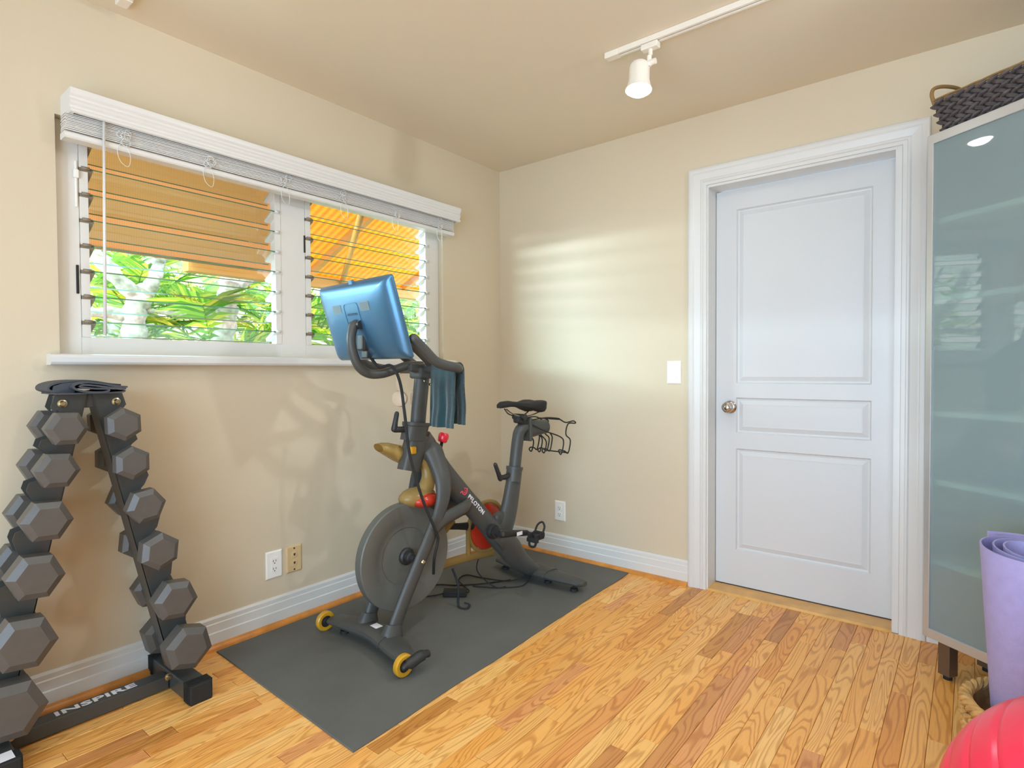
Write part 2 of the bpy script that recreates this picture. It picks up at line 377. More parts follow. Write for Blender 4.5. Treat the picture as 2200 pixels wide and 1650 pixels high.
floor = struct('floor', MB().box(-.14, RX+.12, RY-.12, .16, -.06, -.008), M_gap, 'oak strip floor of short boards running towards the door wall', 'floor')
# strip boards
C0 = Vector((2.4116, -2.9157, 1.1209))
def in_view(p):
    v = Vector(p)-C0; z = v.dot(F2)
    if z < .2: return None
    x = v.dot(R2)/z*1242.18; y = v.dot(U3)/z*1242.18
    return z if abs(x) < 1150 and abs(y) < 875 else None
BW_ = .0572; rnd = random.Random(11); seen = []; rest = MB(); meshes = {}
x = .03
while x < RX:
    y = RY+rnd.random()*.3-.3
    while y < -.01:
        Ln = rnd.choice((.26, .34, .42, .5, .58, .7, .86))
        y1 = min(y+Ln, .02); y0 = max(y, RY)
        if y1-y0 > .05:
            pts = [(xx, yy, 0) for xx in (x, x+BW_) for yy in (y0, (y0+y1)/2, y1)]
            ds = [in_view(p) for p in pts]; ds = [d for d in ds if d]
            hid = x+BW_ > 2.5 and y0 > -.5
            if ds and not hid: seen.append((min(ds), x, y0, y1))
            else: rest.box(x+.0004, x+BW_-.0004, y0+.0005, y1-.0005, -.008, 0)
        y += Ln
    x += BW_
seen.sort()
for i, (d, x, y0, y1) in enumerate(seen):
    if i >= 298: rest.box(x+.0004, x+BW_-.0004, y0+.0005, y1-.0005, -.008, 0); continue
    Ln = y1-y0; k = round(Ln, 3)
    if k not in meshes:
        q = MB(); h = Ln/2-.0006; w = BW_/2-.0005; e = .0012
        q.loft([[(-w, -h, -.008), (w, -h, -.008), (w, h, -.008), (-w, h, -.008)], [(-w, -h, -.001), (w, -h, -.001), (w, h, -.001), (-w, h, -.001)],
                [(-w+e, -h+e, 0), (w-e, -h+e, 0), (w-e, h-e, 0), (-w+e, h-e, 0)]], True, False)
        meshes[k] = q.mesh('plank', M_oak)
    o = link('plank', meshes[k], floor)
    fl = WORLD_LOC[floor.name]; o.location = Vector((x+BW_/2, (y0+y1)/2, 0))-fl
ro = part('plank_field', rest, M_oak, floor, world=True, kind='stuff')

# baseboards (stepped profile) and the oak shoe moulding
prof = [(0, 0), (.016, 0), (.016, .062), (.012, .066), (.012, .098), (.009, .102), (.009, .118), (.004, .127), (0, .127)]
def run_profile(prof, y0, y1, axis):
    mb = MB()
    if axis == 'y': poly = [(a, y0, z) for a, z in prof]; return mb.prism(poly, (0, y1-y0, 0))
    poly = [(y0, -a, z) for a, z in prof]; return mb.prism(poly, (y1-y0, 0, 0))
struct('baseboard_left', run_profile(prof, RY, 0, 'y'), M_trim, 'white stepped baseboard under the window wall', 'baseboard')
struct('baseboard_back', run_profile(prof, .016, 1.266, 'x'), M_trim, 'white stepped baseboard between the corner and the door', 'baseboard')
struct('baseboard_right', run_profile(prof, 2.276, RX, 'x'), M_trim, 'white baseboard hidden behind the cabinet', 'baseboard')
shoe = [(.016, 0)]+[(.016+.02*math.cos(t), .02*math.sin(t)) for t in [0, .3, .6, .9, 1.2, PI/2]]
struct('trim_1', run_profile(shoe, RY, -.036, 'y'), M_shoe, 'oak quarter-round moulding along the window wall', 'moulding')
struct('trim_2', run_profile(shoe, .036, 1.266, 'x'), M_shoe, 'oak quarter-round moulding between the corner and the door casing', 'moulding')

# ------------------------------------------------------------------ door
door = thing('door_1', 'white three-panel door with a nickel knob, closed', 'door', (1.76, .107, 0), kind='structure')
def door_leaf():
    mb = MB(); x0, x1, z0, z1, yf, yb = 1.3695, 2.1525, .016, 2.036, .107, .135
    panels = [(1.472, 2.064, 1.052, 1.935), (1.472, 2.064, .799, .980), (1.468, 2.060, .197, .720)]
    xs = [x0, 1.471, 2.063, x1]; zs = [z0]+[q for p in reversed(panels) for q in (p[2], p[3])]+[z1]
    # front face as grid with holes
    for i in range(3):
        for j in range(len(zs)-1):
            if i == 1 and j in (1, 3, 5): continue
            mb.add([(xs[i], yf, zs[j]), (xs[i+1], yf, zs[j]), (xs[i+1], yf, zs[j+1]), (xs[i], yf, zs[j+1])], [(0, 1, 2, 3)])
    for j in (1, 3, 5):
        a, c, d, e = xs[1], xs[2], zs[j], zs[j+1]
        steps = [(0, 0), (.006, .0095), (.013, .0105), (.034, .003), (.040, .0035)]
        rings = [[(a+s, yf+q, d+s), (c-s, yf+q, d+s), (c-s, yf+q, e-s), (a+s, yf+q, e-s)] for s, q in steps]
        mb.loft(rings, False, False); s, q = steps[-1]
        mb.add(rings[-1], [(0, 1, 2, 3)])
    # sides/back
    mb.add([(x0, yf, z0), (x1, yf, z0), (x1, yf, z1), (x0, yf, z1), (x0, yb, z0), (x1, yb, z0), (x1, yb, z1), (x0, yb, z1)], [(4, 5, 6, 7), (0, 1, 5, 4), (1, 2, 6, 5), (2, 3, 7, 6), (3, 0, 4, 7)])
    return mb
part('leaf', door_leaf(), M_door, door, True)
jm = MB().box(DX0, 1.367, -.002, .14, 0, 2.04).box(2.155, DX1, -.002, .14, 0, 2.04).box(DX0, DX1, -.002, .14, 2.040, DZ)
jm.box(1.367, 1.380, .137, .14, 0, 2.04)
part('jamb', jm, M_trim, door, True)
kn = MB(); ko = (1.4425, .107, .931)
kn.lathe([(.001, .0), (.031, .0), (.032, .004), (.027, .009), (.014, .012), (.012, .026), (.014, .030), (.022, .034), (.0275, .042), (.028, .050), (.025, .058), (.017, .062), (.015, .061), (.010, .0645), (.0005, .065)], ko, (0, -1, 0), 40)
part('knob', kn, M_nickel, door, True, 'brushed nickel knob')
part('gap_shade', MB().box(1.37, 2.152, .108, .134, .0, .018), M_gap, door, True, 'dark strip standing in for the shaded gap under the door')  # solid dark strip in place of the shade under the leaf
# casing: stepped profile mitred round the opening
def casing():
    mb = MB(); prof = [(0, 0), (0, .014), (.004, .018), (.012, .021), (.026, .021), (.030, .018), (.034, .018), (.060, .014), (.066, .017), (.072, .017), (.076, .012), (.090, .012), (.090, 0)]
    # path corners: outer offset grows inward with profile s
    xo0, xo1, zo = 1.266, 2.274, 2.142
    def ring(pt):
        return pt
    rings = []
    for (cx, cz, sx, sz) in ((xo0, 0, 1, 0), (xo0, zo, 1, -1), (xo1, zo, -1, -1), (xo1, 0, -1, 0)):
        rings.append([(cx+sx*s*1.04, -d, cz+sz*s) for s, d in prof])
    return mb.loft(rings, True, False)
struct('trim_3', casing(), M_trim, 'white moulded casing round the panelled door', 'door casing')
struct('trim_4', MB().prism([(1.3665, -.012, 0), (1.3665, -.002, .009), (1.3665, .106, .011), (1.3665, .106, 0)], (.789, 0, 0)), M_threshold, 'oak threshold strip under the white door', 'threshold')

# ------------------------------------------------------------------ window (recessed frame, glass louvres)
win = thing('window_1', 'white two-bay louvred window with glass blades', 'window', (-.035, -1.43, WZ0), kind='structure')
fx0, fx1 = -.115, -.035
def rb(y0, y1, z0, z1, x0=fx0, x1=fx1, r=.003): return MB().rbox(x0, x1, y0, y1, z0, z1, r)
fr = MB()
for (y0, y1) in ((WY0+.001, -2.262), (-1.512, -1.387), (-.602, WY1-.001)): fr.rbox(fx0, fx1, y0, y1, WZ0, WZ1-.001, .003)
for (y0, y1) in ((-2.2625, -1.5115), (-1.3875, -.6015)): fr.box(fx0+.002, fx1-.001, y0, y1, WZ0, 1.250).box(fx0+.002, fx1-.001, y0, y1, 1.965, WZ1-.002)
part('frame', fr, M_vinyl, win, True)
si = MB(); poly = [(-.03, -2.372, 1.150), (.046, -2.372, 1.150)]+[(.046+.012*math.sin(t), -2.372, 1.162+.0-.012*math.cos(t)+.0) for t in (.5, 1.0, 1.57)]+[(.058, -2.372, 1.172)]+[(.046+.012*math.cos(t), -2.372, 1.174+.012*math.sin(t)) for t in (.5, 1.0, 1.57)]+[(0, -2.372, 1.188), (0, -2.372, 1.150)]
poly = [(.0005, -2.372, 1.150), (.044, -2.372, 1.150), (.053, -2.372, 1.153), (.058, -2.372, 1.160), (.058, -2.372, 1.176), (.053, -2.372, 1.184), (.044, -2.372, 1.1875), (.0005, -2.372, 1.1875)]
si.prism(poly, (0, 1.90, 0)); si.box(-.034, .0005, WY0+.002, WY1-.002, 1.17, 1.1875)
part('sill', si, M_trim, win, True)
bays = ((-2.262, -1.512), (-1.387, -.602)); PITCH = .0893; ZB = [1.302+PITCH*i for i in range(8)]; TILT = math.radians(27)
for bi, (a, c) in enumerate(bays):
    for side, yy in ((1, a), (-1, c)):
        q = MB(); y2 = yy+side*.013; q.box(-.095, -.036, min(yy, y2), max(yy, y2), 1.250, 1.965)
        y3 = yy+side*.026; q.box(-.040, -.032, min(yy, y3), max(yy, y3), 1.250, 1.965)
        ch = part('blade_channel', q, M_vinyl, win, True)
        for z in ZB[:(8 if not (bi == 0) else 8)]:
            k = MB(); y4 = yy+side*.040
            dx, dz = -math.cos(TILT), -math.sin(TILT)
            p0 = Vector((-.030, 0, z+.0)); p1 = p0+Vector((dx, 0, dz))*.075
            n_ = Vector((-dz, 0, dx))*.007
            ya, yb_ = min(yy, y4), max(yy, y4)
            k.prism([(p0.x+n_.x, ya, p0.z+n_.z), (p1.x+n_.x, ya, p1.z+n_.z), (p1.x-n_.x, ya, p1.z-n_.z), (p0.x-n_.x, ya, p0.z-n_.z)], (0, yb_-ya, 0))
            k.cyl((-.028, yy+side*.006, z+.002), (-.028, yy+side*.030, z+.002), .006, n=8)
            k.shift(-WORLD_LOC[win.name])
            o = link('blade_clip', k.mesh('blade_clip', M_slat if side < 0 else mat('clip_grey', '#8C7F6C', .5) if 'clip_grey' not in bpy.data.materials else bpy.data.materials['clip_grey']), ch)
    for z in ZB:
        g = MB(); t = .0055/2; dx, dz = -math.cos(TILT), -math.sin(TILT); n_ = Vector((-dz, 0, dx))*t
        p0 = Vector((-.026, 0, z+.001)); p1 = p0+Vector((dx, 0, dz))*.100
        ya, yb_ = a+.014, c-.014
        me_poly = [(p0+n_), (p1+n_), (p1-n_), (p0-n_)]
        g.prism([(p.x, ya, p.z) for p in me_poly], (0, yb_-ya, 0)); g.shift(-WORLD_LOC[win.name])
        me = g.mesh('glass_blade', M_blade); me.materials.append(M_edge)
        for f in me.polygons:
            if abs(f.normal.dot(Vector((dx, 0, dz)))) > .9: f.material_index = 1
        link('glass_blade', me, win)
# little latches on the left stile and mullion
lt = MB().rbox(-.036, -.028, -2.275, -2.268, 1.70, 1.86, .002).rbox(-.034, -.020, -2.279, -2.264, 1.80, 1.83, .003)
part('latch', lt, M_plate, win, True)
lt = MB().rbox(-.036, -.030, -2.276, -2.268, 1.40, 1.50, .002); part('latch', lt, M_rubber, win, True, 'black latch lever')
lt = MB().rbox(-.036, -.030, -1.395, -1.388, 1.68, 1.76, .002); part('latch', lt, M_rubber, win, True, 'black latch lever')

# woven sun shade over the upper half of the left bay
sh = MB().box(-.150, -.146, -2.268, -1.470, 1.588, 2.02); sh.cyl((-.148, -2.27, 1.590), (-.148, -1.468, 1.590), .006, n=8)
solo('sun_screen', sh, M_shade, 'tan woven sun screen covering the upper half of the left window bay', 'shade')

# ------------------------------------------------------------------ window blind, drawn up
bl = thing('window_blind', 'white wooden blind drawn up under its valance above the window', 'blind', (.0, -1.4, 1.90))
vy0, vy1 = -2.318, -.482
vp = [(.100, 1.976), (.106, 1.979), (.106, 1.988), (.101, 1.992), (.101, 2.000), (.106, 2.006), (.108, 2.014), (.104, 2.022), (.104, 2.028), (.110, 2.036), (.112, 2.046), (.112, 2.054), (.100, 2.055)]
va = MB().prism([(x, vy0, z) for x, z in vp], (0, vy1-vy0, 0))
for yy in (vy0, vy1-.012): va.box(.0, .100, yy, yy+.012, 1.976, 2.055)
part('valance', va, M_slat, bl, True)
part('headrail', MB().box(.012, .075, vy0+.02, vy1-.02, 1.982, 2.03), M_slat, bl, True)
NS = 11
for i in range(NS):
    z = 1.924+i*.0051; j = random.uniform(-.002, .002)
    q = MB(); y0, y1 = -2.327+random.uniform(0, .004), -.510
    q.prism([(.030+j, y0, z), (.055+j, y0, z+.0012), (.080+j, y0, z), (.080+j, y0, z+.003), (.055+j, y0, z+.0042), (.030+j, y0, z+.003)], (0, y1-y0, 0))
    part('slat', q, M_slat, bl, True)
q = MB(); y0, y1 = -2.328, -.509
q.prism([(.032, y0, 1.898), (.078, y0, 1.898), (.082, y0, 1.903), (.082, y0, 1.914), (.078, y0, 1.919), (.032, y0, 1.919), (.029, y0, 1.914), (.029, y0, 1.903)], (0, y1-y0, 0))
part('bottom_rail', q, M_slat, bl, True)
for yc in (-2.162, -1.876, -1.555, -1.257, -.948, -.633):
    q = MB(); rr = random.Random(int(yc*1000))
    for k in range(5):
        c = Vector((.088+rr.random()*.006, yc+rr.uniform(-.014, .014), 1.945+rr.uniform(-.022, .022))); R_ = rr.uniform(.008, .018); ph = rr.random()*6
        q.tube([c+Vector((.004*math.sin(2*t+ph), R_*math.cos(t), R_*.9*math.sin(t))) for t in [2*PI*i/12 for i in range(12)]], .0011, n=5, closed=True)
    q.tube(smooth_path([(.088, yc, 1.93), (.090, yc-.02, 1.90), (.088, yc-.012, 1.86), (.089, yc+.012, 1.845), (.088, yc+.02, 1.88), (.088, yc+.008, 1.92)], 4), .0009, n=5)
    part('ladder_cord', q, M_slat, bl, True)
part('tilt_wand', MB().cyl((.094, -2.222, 1.985), (.094, -2.231, 1.252), .0042, .0052, n=10).cyl((.094, -2.2218, 2.0), (.094, -2.222, 1.98), .003, n=8), M_slat, bl, True)

# ------------------------------------------------------------------ switch and outlets
def plate(name, label, cat, centre, wall, m, kind):
    """wall 'x': on the x=0 wall facing +x; 'y': on the y=0 wall facing -y"""
    w, h = .076, .120
    t = thing(name, label, cat, centre)
    def put(mb):   # local: u across, d out of the wall, z up
        M = Matrix(((0, 1, 0, 0), (1, 0, 0, 0), (0, 0, 1, 0), (0, 0, 0, 1))) if wall == 'x' else Matrix(((1, 0, 0, 0), (0, -1, 0, 0), (0, 0, 1, 0), (0, 0, 0, 1)))
        return mb.xf(M)
    q = MB(); q.loft([[(-w/2, .0, -h/2), (w/2, .0, -h/2), (w/2, .0, h/2), (-w/2, .0, h/2)], [(-w/2, .004, -h/2), (w/2, .004, -h/2), (w/2, .004, h/2), (-w/2, .004, h/2)], [(-w/2+.005, .0075, -h/2+.005), (w/2-.005, .0075, -h/2+.005), (w/2-.005, .0075, h/2-.005), (-w/2+.005, .0075, h/2-.005)]], True, False)
    part('plate', put(q), m, t)
    if kind == 'switch':
        q = MB().prism([(-.0165, .0078, -.033), (-.0165, .0122, -.033), (-.0165, .0085, .0), (-.0165, .0098, .033), (-.0165, .0078, .033)], (.033, 0, 0)); part('rocker', put(q), m, t)
    elif kind == 'decora':
        q = MB().rbox(-.0168, .0168, .007, .0092, -.0335, .0335, .001); rc = part('receptacle', put(q), m, t)
        for z in (.017, -.017):
            for u in (-.006, .006):
                s_ = MB().box(u-.0012, u+.0012, .0090, .0096, z-.004, z+.005); part('slot', put(s_), M_slot, rc)
            s_ = MB().cyl((0, .0090, z-.010), (0, .0096, z-.010), .0026, n=10); part('slot', put(s_), M_slot, rc)
    elif kind == 'duplex':
        for z in (.020, -.020):
            q = MB(); q.lathe([(.0165, .007), (.0165, .0092), (.0155, .0098), (.0005, .0098)], (0, 0, z), (0, 1, 0), 24); rc = part('receptacle', put(q), m, t)
            for u in (-.006, .006):
                s_ = MB().box(u-.0012, u+.0012, .0096, .0102, z-.001, z+.007); part('slot', put(s_), M_slot, rc)
            s_ = MB().cyl((0, .0096, z-.008), (0, .0102, z-.008), .0026, n=10); part('slot', put(s_), M_slot, rc)
    elif kind == 'jack':
        for z in (.019, -.019):
            q = MB(); q.lathe([(.0175, .007), (.0175, .0085), (.016, .0090), (.0005, .0090)], (0, 0, z), (0, 1, 0), 24); rc = part('receptacle', put(q), m, t)
            s_ = MB().prism([(-.005, .0088, z+.006), (.005, .0088, z+.006), (.0035, .0088, z-.002), (0, .0088, z-.006), (-.0035, .0088, z-.002)], (0, .0008, 0)); part('slot', put(s_), M_slot, rc)
    for z in ((.048, -.048) if kind != 'duplex' else (0,)):
        q = MB().cyl((0, .0072, z), (0, .0082, z), .0026 if kind != 'jack' else .0042, n=10); part('screw', put(q), M_slot if kind == 'jack' else M_plate, t)
    return t
plate('light_switch', 'white rocker light switch left of the door casing', 'switch', (1.186, 0, 1.110), 'y', M_plate, 'switch')
plate('power_outlet', 'white double outlet low on the wall behind the bike saddle', 'outlet', (.464, 0, .272), 'y', M_plate, 'duplex')
plate('power_outlet', 'white rectangular outlet under the window beside an almond one', 'outlet', (0, -1.585, .272), 'x', M_plate, 'decora')
plate('wall_socket', 'almond two-hole socket plate right of the white outlet under the window', 'outlet', (0, -1.489, .274), 'x', M_plate2, 'jack')

# ------------------------------------------------------------------ ceiling tracks and lamp heads
def track(name, label, x0, x1, y):
    t = thing(name, label, 'track light', (x0, y, H))
    q = MB().rbox(x0, x1, y-.017, y-.004, H-.022, H-.0005, .002).rbox(x0, x1, y+.004, y+.017, H-.022, H-.0005, .002).box(x0, x1, y-.006, y+.006, H-.012, H-.0005)
    part('rail', q, M_track, t, True)
    q = MB().rbox(x0-.004, x0+.055, y-.0185, y+.0185, H-.0245, H-.0005, .003); part('end_cap', q, M_track, t, True)
    q = MB().box(x0+.055, x1, y-.004, y+.004, H-.0125, H-.0118); part('slot', q, M_trackdk, t, True)
    return t
tr1 = track('ceiling_track', 'white ceiling track near the door wall with one lit lamp', 1.236, 3.3, -.800)
tr2 = track('ceiling_track', 'short white end of a second ceiling track above the window wall', .100, 2.6, -2.165)
def head(label, x, y, aim, lit=True, watts=None):
    t = thing('track_lamp', label, 'lamp', (x, y, H-.024), group='lamps clipped to the ceiling tracks')
    z = H-.024
    part('adapter', MB().rbox(x-.034, x+.034, y-.016, y+.016, z-.022, z, .003).cyl((x, y, z-.022), (x, y, z-.045), .008, n=12), M_track, t, True)
    k = MB().cyl((x-.005, y, z-.045), (x-.005, y, z-.085), .009, n=12); k.cyl((x-.030, y, z-.072), (x+.022, y, z-.072), .011, n=14)
    part('knuckle', k, M_track, t, True)
    a = Vector(aim).normalized(); p = Vector((x-.046, y, z-.070))
    q = MB(); q.lathe([(.0005, -.012), (.030, -.010), (.037, -.002), (.0395, .010), (.0405, .060), (.046, .085), (.052, .100), (.050, .1005), (.044, .086), (.020, .07), (.001, .065)], p, a, 28)
    part('shade', q, M_track, t, True)
    q = MB(); q.lathe([(.0005, .118), (.020, .1165), (.036, .111), (.046, .101), (.048, .094)], p, a, 28)
    part('bulb', q, M_bulb, t, True)
    o = lamp('lamp_glow', 'SPOT', tuple(p+a*.128), watts or HEAD_W, (.82, .91, 1.0), tuple(a), spot_size=math.radians(125), spot_blend=1.0, shadow_soft_size=.04)
    return t
head('lit white track lamp hanging above the door wall corner', 1.425, -.800, (.02, -.12, -1))
head('white track lamp out of the picture nearer the cabinet', 2.75, -.800, (-.9, -.15, -.5), watts=18)
head('white track lamp out of the picture over the dumbbell rack', 1.0, -2.165, (-.12, -.05, -1), watts=5)
head('white track lamp out of the picture above the camera', 1.8, -2.165, (-.2, .5, -.9))
head('white track lamp out of the picture turned up at the ceiling', .78, -2.165, (-.6, .5, .62), watts=.7)
head('white track lamp out of the picture turned up near the door', 2.95, -.800, (-.55, .35, .55), watts=1.3)

# ------------------------------------------------------------------ rubber mat
q = MB(); cor = [(.052, -1.860), (.998, -1.897), (.940, -.040), (.042, -.040)]
n_ = 24; rings = []
top = []; 
def edge(a, c, k, amp):
    out = []
    for i in range(k):
        t = i/k; p = Vector(a).lerp(Vector(c), t); d = (Vector(c)-Vector(a)).normalized(); nn = Vector((d.y, -d.x)); w = amp*math.sin(t*17+1)*math.sin(t*5)
        out.append(p+nn*w)
    return out
loop = edge(cor[0], cor[1], 8, .001)+edge(cor[1], cor[2], 24, .0035)+edge(cor[2], cor[3], 6, .0)+edge(cor[3], cor[0], 6, .0)
q.loft([[(p.x, p.y, .0005) for p in loop], [(p.x, p.y, .0045) for p in loop], [(p.x*.9985+.0007, p.y*.9985-.0014, .006) for p in loop]], True, False)
solo('exercise_mat', q, M_mat, 'large dark grey rubber mat under the exercise bike', 'mat')

# ------------------------------------------------------------------ exercise bike (local: x right, y towards the saddle, z up)
MZ = .006
bike = thing('exercise_bike', 'dark grey stationary exercise bike with flywheel and tablet screen on a rubber mat', 'exercise bike', (.516, -1.506, MZ), -math.atan2(.0799, .9968))
# front stabilizer
def stab(sections, hgt, z0):
    mb = MB(); rings = []
    for x, yc, half, zt in sections:
        ring = []
        for i in range(14):
            a = 2*PI*i/14; ca, sa = math.cos(a), math.sin(a)
            yy = math.copysign(abs(ca)**.75, ca)*half; zz = math.copysign(abs(sa)**.9, sa)
            ring.append((x, yc+yy, (zt+z0)/2+zz*(zt-z0)/2))
        rings.append(ring)
    return mb.loft(rings, True, True)
fs = part('front_stabilizer', stab([(-.262, .030, .028, .060), (-.255, .032, .040, .064), (-.18, .050, .052, .068), (-.08, .066, .054, .074), (0, .074, .052, .076), (.08, .066, .054, .074), (.18, .050, .052, .068), (.255, .032, .040, .064), (.262, .030, .028, .060)], 0, .028), M_bike, bike)
part('sleeve', stab([(-.105, .062, .0565, .0765), (-.03, .071, .0565, .080), (.03, .071, .0565, .080), (.105, .062, .0565, .0765)], 0, .026), M_bike, fs)
part('sticker', MB().add([(-.022, .055, .0805), (.022, .055, .0805), (.022, .088, .0806), (-.022, .088, .0806), (-.022, .055, .0800), (.022, .055, .0800), (.022, .088, .0800), (-.022, .088, .0800)], [(0, 1, 2, 3), (0, 1, 5, 4), (1, 2, 6, 5), (2, 3, 7, 6), (3, 0, 4, 7), (4, 5, 6, 7)]), M_white_ink, fs, label='white warning sticker')
for sx in (-1, 1):
    x = sx*.280
    w = MB(); w.lathe([(.024, -.011), (.036, -.012), (.041, -.008), (.042, 0), (.041, .008), (.036, .012), (.024, .011), (.024, -.011)], (x, .000, .042), (1, 0, 0), 32)
    wh = part('transport_wheel', w, M_amber, bike, label='amber plastic wheel')
    h = MB(); h.lathe([(.0005, -.013), (.012, -.013), (.014, -.009), (.024, -.008), (.024, .008), (.014, .009), (.012, .013), (.0005, .013)], (x, 0, .042), (1, 0, 0), 20); h.cyl((x, 0, .042), (x-sx*.05, .02, .046), .010, n=10)
    part('axle', h, M_rubber, wh)
    for k in (-.17, .0):
        pass
    ft = MB(); ft.cyl((sx*.20, .045, 0), (sx*.20, .045, .012), .020, .018, n=16).cyl((sx*.20, .045, .012), (sx*.20, .045, .034), .007, n=10); part('leveling_foot', ft, M_rubber, bike)
lv = MB(); lv.tube(smooth_path([(.302, -.012, .046), (.306, .020, .056), (.306, .060, .064), (.304, .094, .060)], 5), [(.012, .012)]*3+[(.012, .021)]*9+[(.010, .015)]*4, n=12, dome=True)
part('foot_lever', lv, M_bike2, bike)
# rear stabilizer
rs = part('rear_stabilizer', stab([(-.300, 1.095, .020, .056), (-.285, 1.092, .042, .062), (-.15, 1.075, .056, .070), (0, 1.066, .060, .078), (.15, 1.075, .056, .070), (.285, 1.092, .042, .062), (.300, 1.095, .020, .056)], 0, .032), M_bike, bike)
part('sleeve', stab([(-.10, 1.072, .060, .0775), (0, 1.064, .064, .083), (.10, 1.072, .060, .0775)], 0, .029), M_bike, rs)
for sx in (-1, 1):
    for xx in (.24, .07):
        ft = MB(); ft.cyl((sx*xx, 1.085, 0), (sx*xx, 1.085, .013), .022, .019, n=16).cyl((sx*xx, 1.085, .012), (sx*xx, 1.085, .036), .007, n=10); part('leveling_foot', ft, M_rubber, bike)
# main frame: one continuous shape (down tube, seat tube, tail, head sleeve)
f = MB()
dt = smooth_path([(0, .300, .815), (0, .345, .755), (0, .430, .655), (0, .545, .537), (0, .655, .425), (0, .745, .332), (0, .845, .240), (0, .918, .160), (0, .985, .100), (0, 1.050, .062)], 6)
rads = []
key = [(0, .034, .064), (.08, .036, .066), (.2, .034, .056), (.35, .030, .050), (.5, .030, .050), (.62, .035, .064), (.72, .036, .066), (.82, .038, .052), (.92, .044, .044), (1.0, .046, .030)]
for i in range(len(dt)):
    t = i/(len(dt)-1)
    for (a, b_) in zip(key, key[1:]):
        if a[0] <= t <= b_[0]: u = (t-a[0])/(b_[0]-a[0]); rads.append((a[1]+(b_[1]-a[1])*u, a[2]+(b_[2]-a[2])*u)); break
f.tube(dt, rads, n=20, up=(1, 0, 0))
st = smooth_path([(0, .905, .595), (0, .888, .520), (0, .868, .440), (0, .842, .370), (0, .800, .300), (0, .760, .260)], 6)
f.tube(st, [(.030+.006*i/(len(st)-1), .044+.024*(i/(len(st)-1))**1.3) for i in range(len(st))], n=20, up=(1, 0, 0))
# web between seat tube and tail / down tube
f.tube(smooth_path([(0, .785, .410), (0, .795, .370), (0, .800, .310)], 5), [(.022, .030+.04*i/10) for i in range(11)], n=14, up=(1, 0, 0))
# head sleeve (rounded box section)
hs = []
for (y, z, w_, d_) in ((.238, .694, .034, .046), (.255, .745, .036, .048), (.275, .80, .038, .049), (.289, .842, .038, .049)):
    ring = []
    for i in range(16):
        a = 2*PI*i/16; ca, sa = math.cos(a), math.sin(a)
        ring.append((math.copysign(abs(ca)**.6, ca)*w_, y+math.copysign(abs(sa)**.6, sa)*d_, z-.25*math.copysign(abs(sa)**.6, sa)*d_))
    hs.append(ring)
f.loft(hs, True, True)
frm = part('frame', f, M_bike, bike)
# brake knob boss
part('brake_boss', MB().tube([(0, .392, .670), (0, .408, .725), (0, .414, .757)], [(.026, .030), (.022, .024), (.016, .016)], n=16, up=(1, 0, 0)), M_bike, frm)
part('resistance_stalk', MB().cyl((0, .413, .745), (0, .425, .800), .007, n=10), M_rubber, bike)
kb = MB(); kb.lathe([(.0005, -.022), (.016, -.022), (.021, -.017), (.024, 0), (.024, .012), (.019, .020), (.0005, .021)], (0, .433, .818), (0, .35, 1), 10, True)
part('resistance_knob', kb, M_red, bike, label='red resistance knob')
# fork: two mirrored arms round the flywheel, and cross arms back to the down tube
for sx in (-1, 1):
    q = MB(); pp = smooth_path([(sx*.006, .345, .800), (sx*.022, .352, .770), (sx*.050, .358, .715), (sx*.085, .358, .640), (sx*.098, .345, .570), (sx*.100, .318, .505), (sx*.099, .290, .450), (sx*.097, .222, .331), (sx*.092, .150, .200), (sx*.086, .096, .085)], 6)
    n_ = len(pp); q.tube(pp, [((.038-.020*min(1, i/(n_*.5)))*min(1, .45+i*.09), (.056-.026*min(1, i/(n_*.55)))*min(1, .45+i*.09)) for i in range(n_)], n=16, up=(1, 0, 0))
    fk = part('fork_arm', q, M_bike, bike)
    q = MB(); pp = smooth_path([(sx*.099, .282, .440), (sx*.097, .335, .475), (sx*.086, .415, .490), (sx*.058, .500, .496), (sx*.020, .560, .500)], 6)
    q.tube(pp, [(.020, .030)]*len(pp), n=16, up=(1, 0, 0)); part('cross_arm', q, M_bike, bike)
    q = MB(); q.lathe([(.0005, .0), (.010, .0), (.010, .006), (.007, .010), (.0005, .012)], (sx*.114, .221, .331), (sx, 0, 0), 16); part('axle_nut', q, M_chrome, fk, label='brass coloured axle nut')
    q = MB().tube([(sx*.086, .096, .105), (sx*.086, .090, .080), (sx*.086, .086, .062)], [(.022, .034), (.030, .044), (.036, .050)], n=16, up=(1, 0, 0)); part('fork_foot', q, M_bike, fk)
# flywheel
fw = MB(); fo = (0, .213, .335)
fw.lathe([(.0005, -.012), (.040, -.012), (.118, -.010), (.122, -.014), (.150, -.017), (.156, -.021), (.222, -.022), (.226, -.018), (.226, .018), (.222, .022), (.156, .021), (.150, .017), (.122, .014), (.118, .010), (.040, .012), (.0005, .012)], fo, (1, 0, 0), 72, True)
fl_ = part('flywheel', fw, M_fly, bike)
hb = MB(); hb.lathe([(.036, .010), (.036, .022), (.030, .030), (.024, .031), (.022, .046), (.016, .050), (.014, .078), (.0005, .080)], fo, (1, 0, 0), 32); hb.lathe([(.036, .010), (.036, .022), (.030, .030), (.014, .031), (.014, .078)], fo, (-1, 0, 0), 32)
part('hub', hb, M_bike2, fl_)
# belt guard on the far side
bg_ = MB().tube(smooth_path([(-.072, .300, .415), (-.072, .45, .440), (-.072, .60, .448), (-.072, .72, .452)], 5), [(.014, .030)]*16, n=14, up=(1, 0, 0)); bg_.tube([(-.072, .213+.085*math.cos(a_), .335+.085*math.sin(a_)) for a_ in [2*PI*i/28 for i in range(28)]], (.016), n=8, closed=True)
part('belt_guard', bg_, M_bike2, bike)
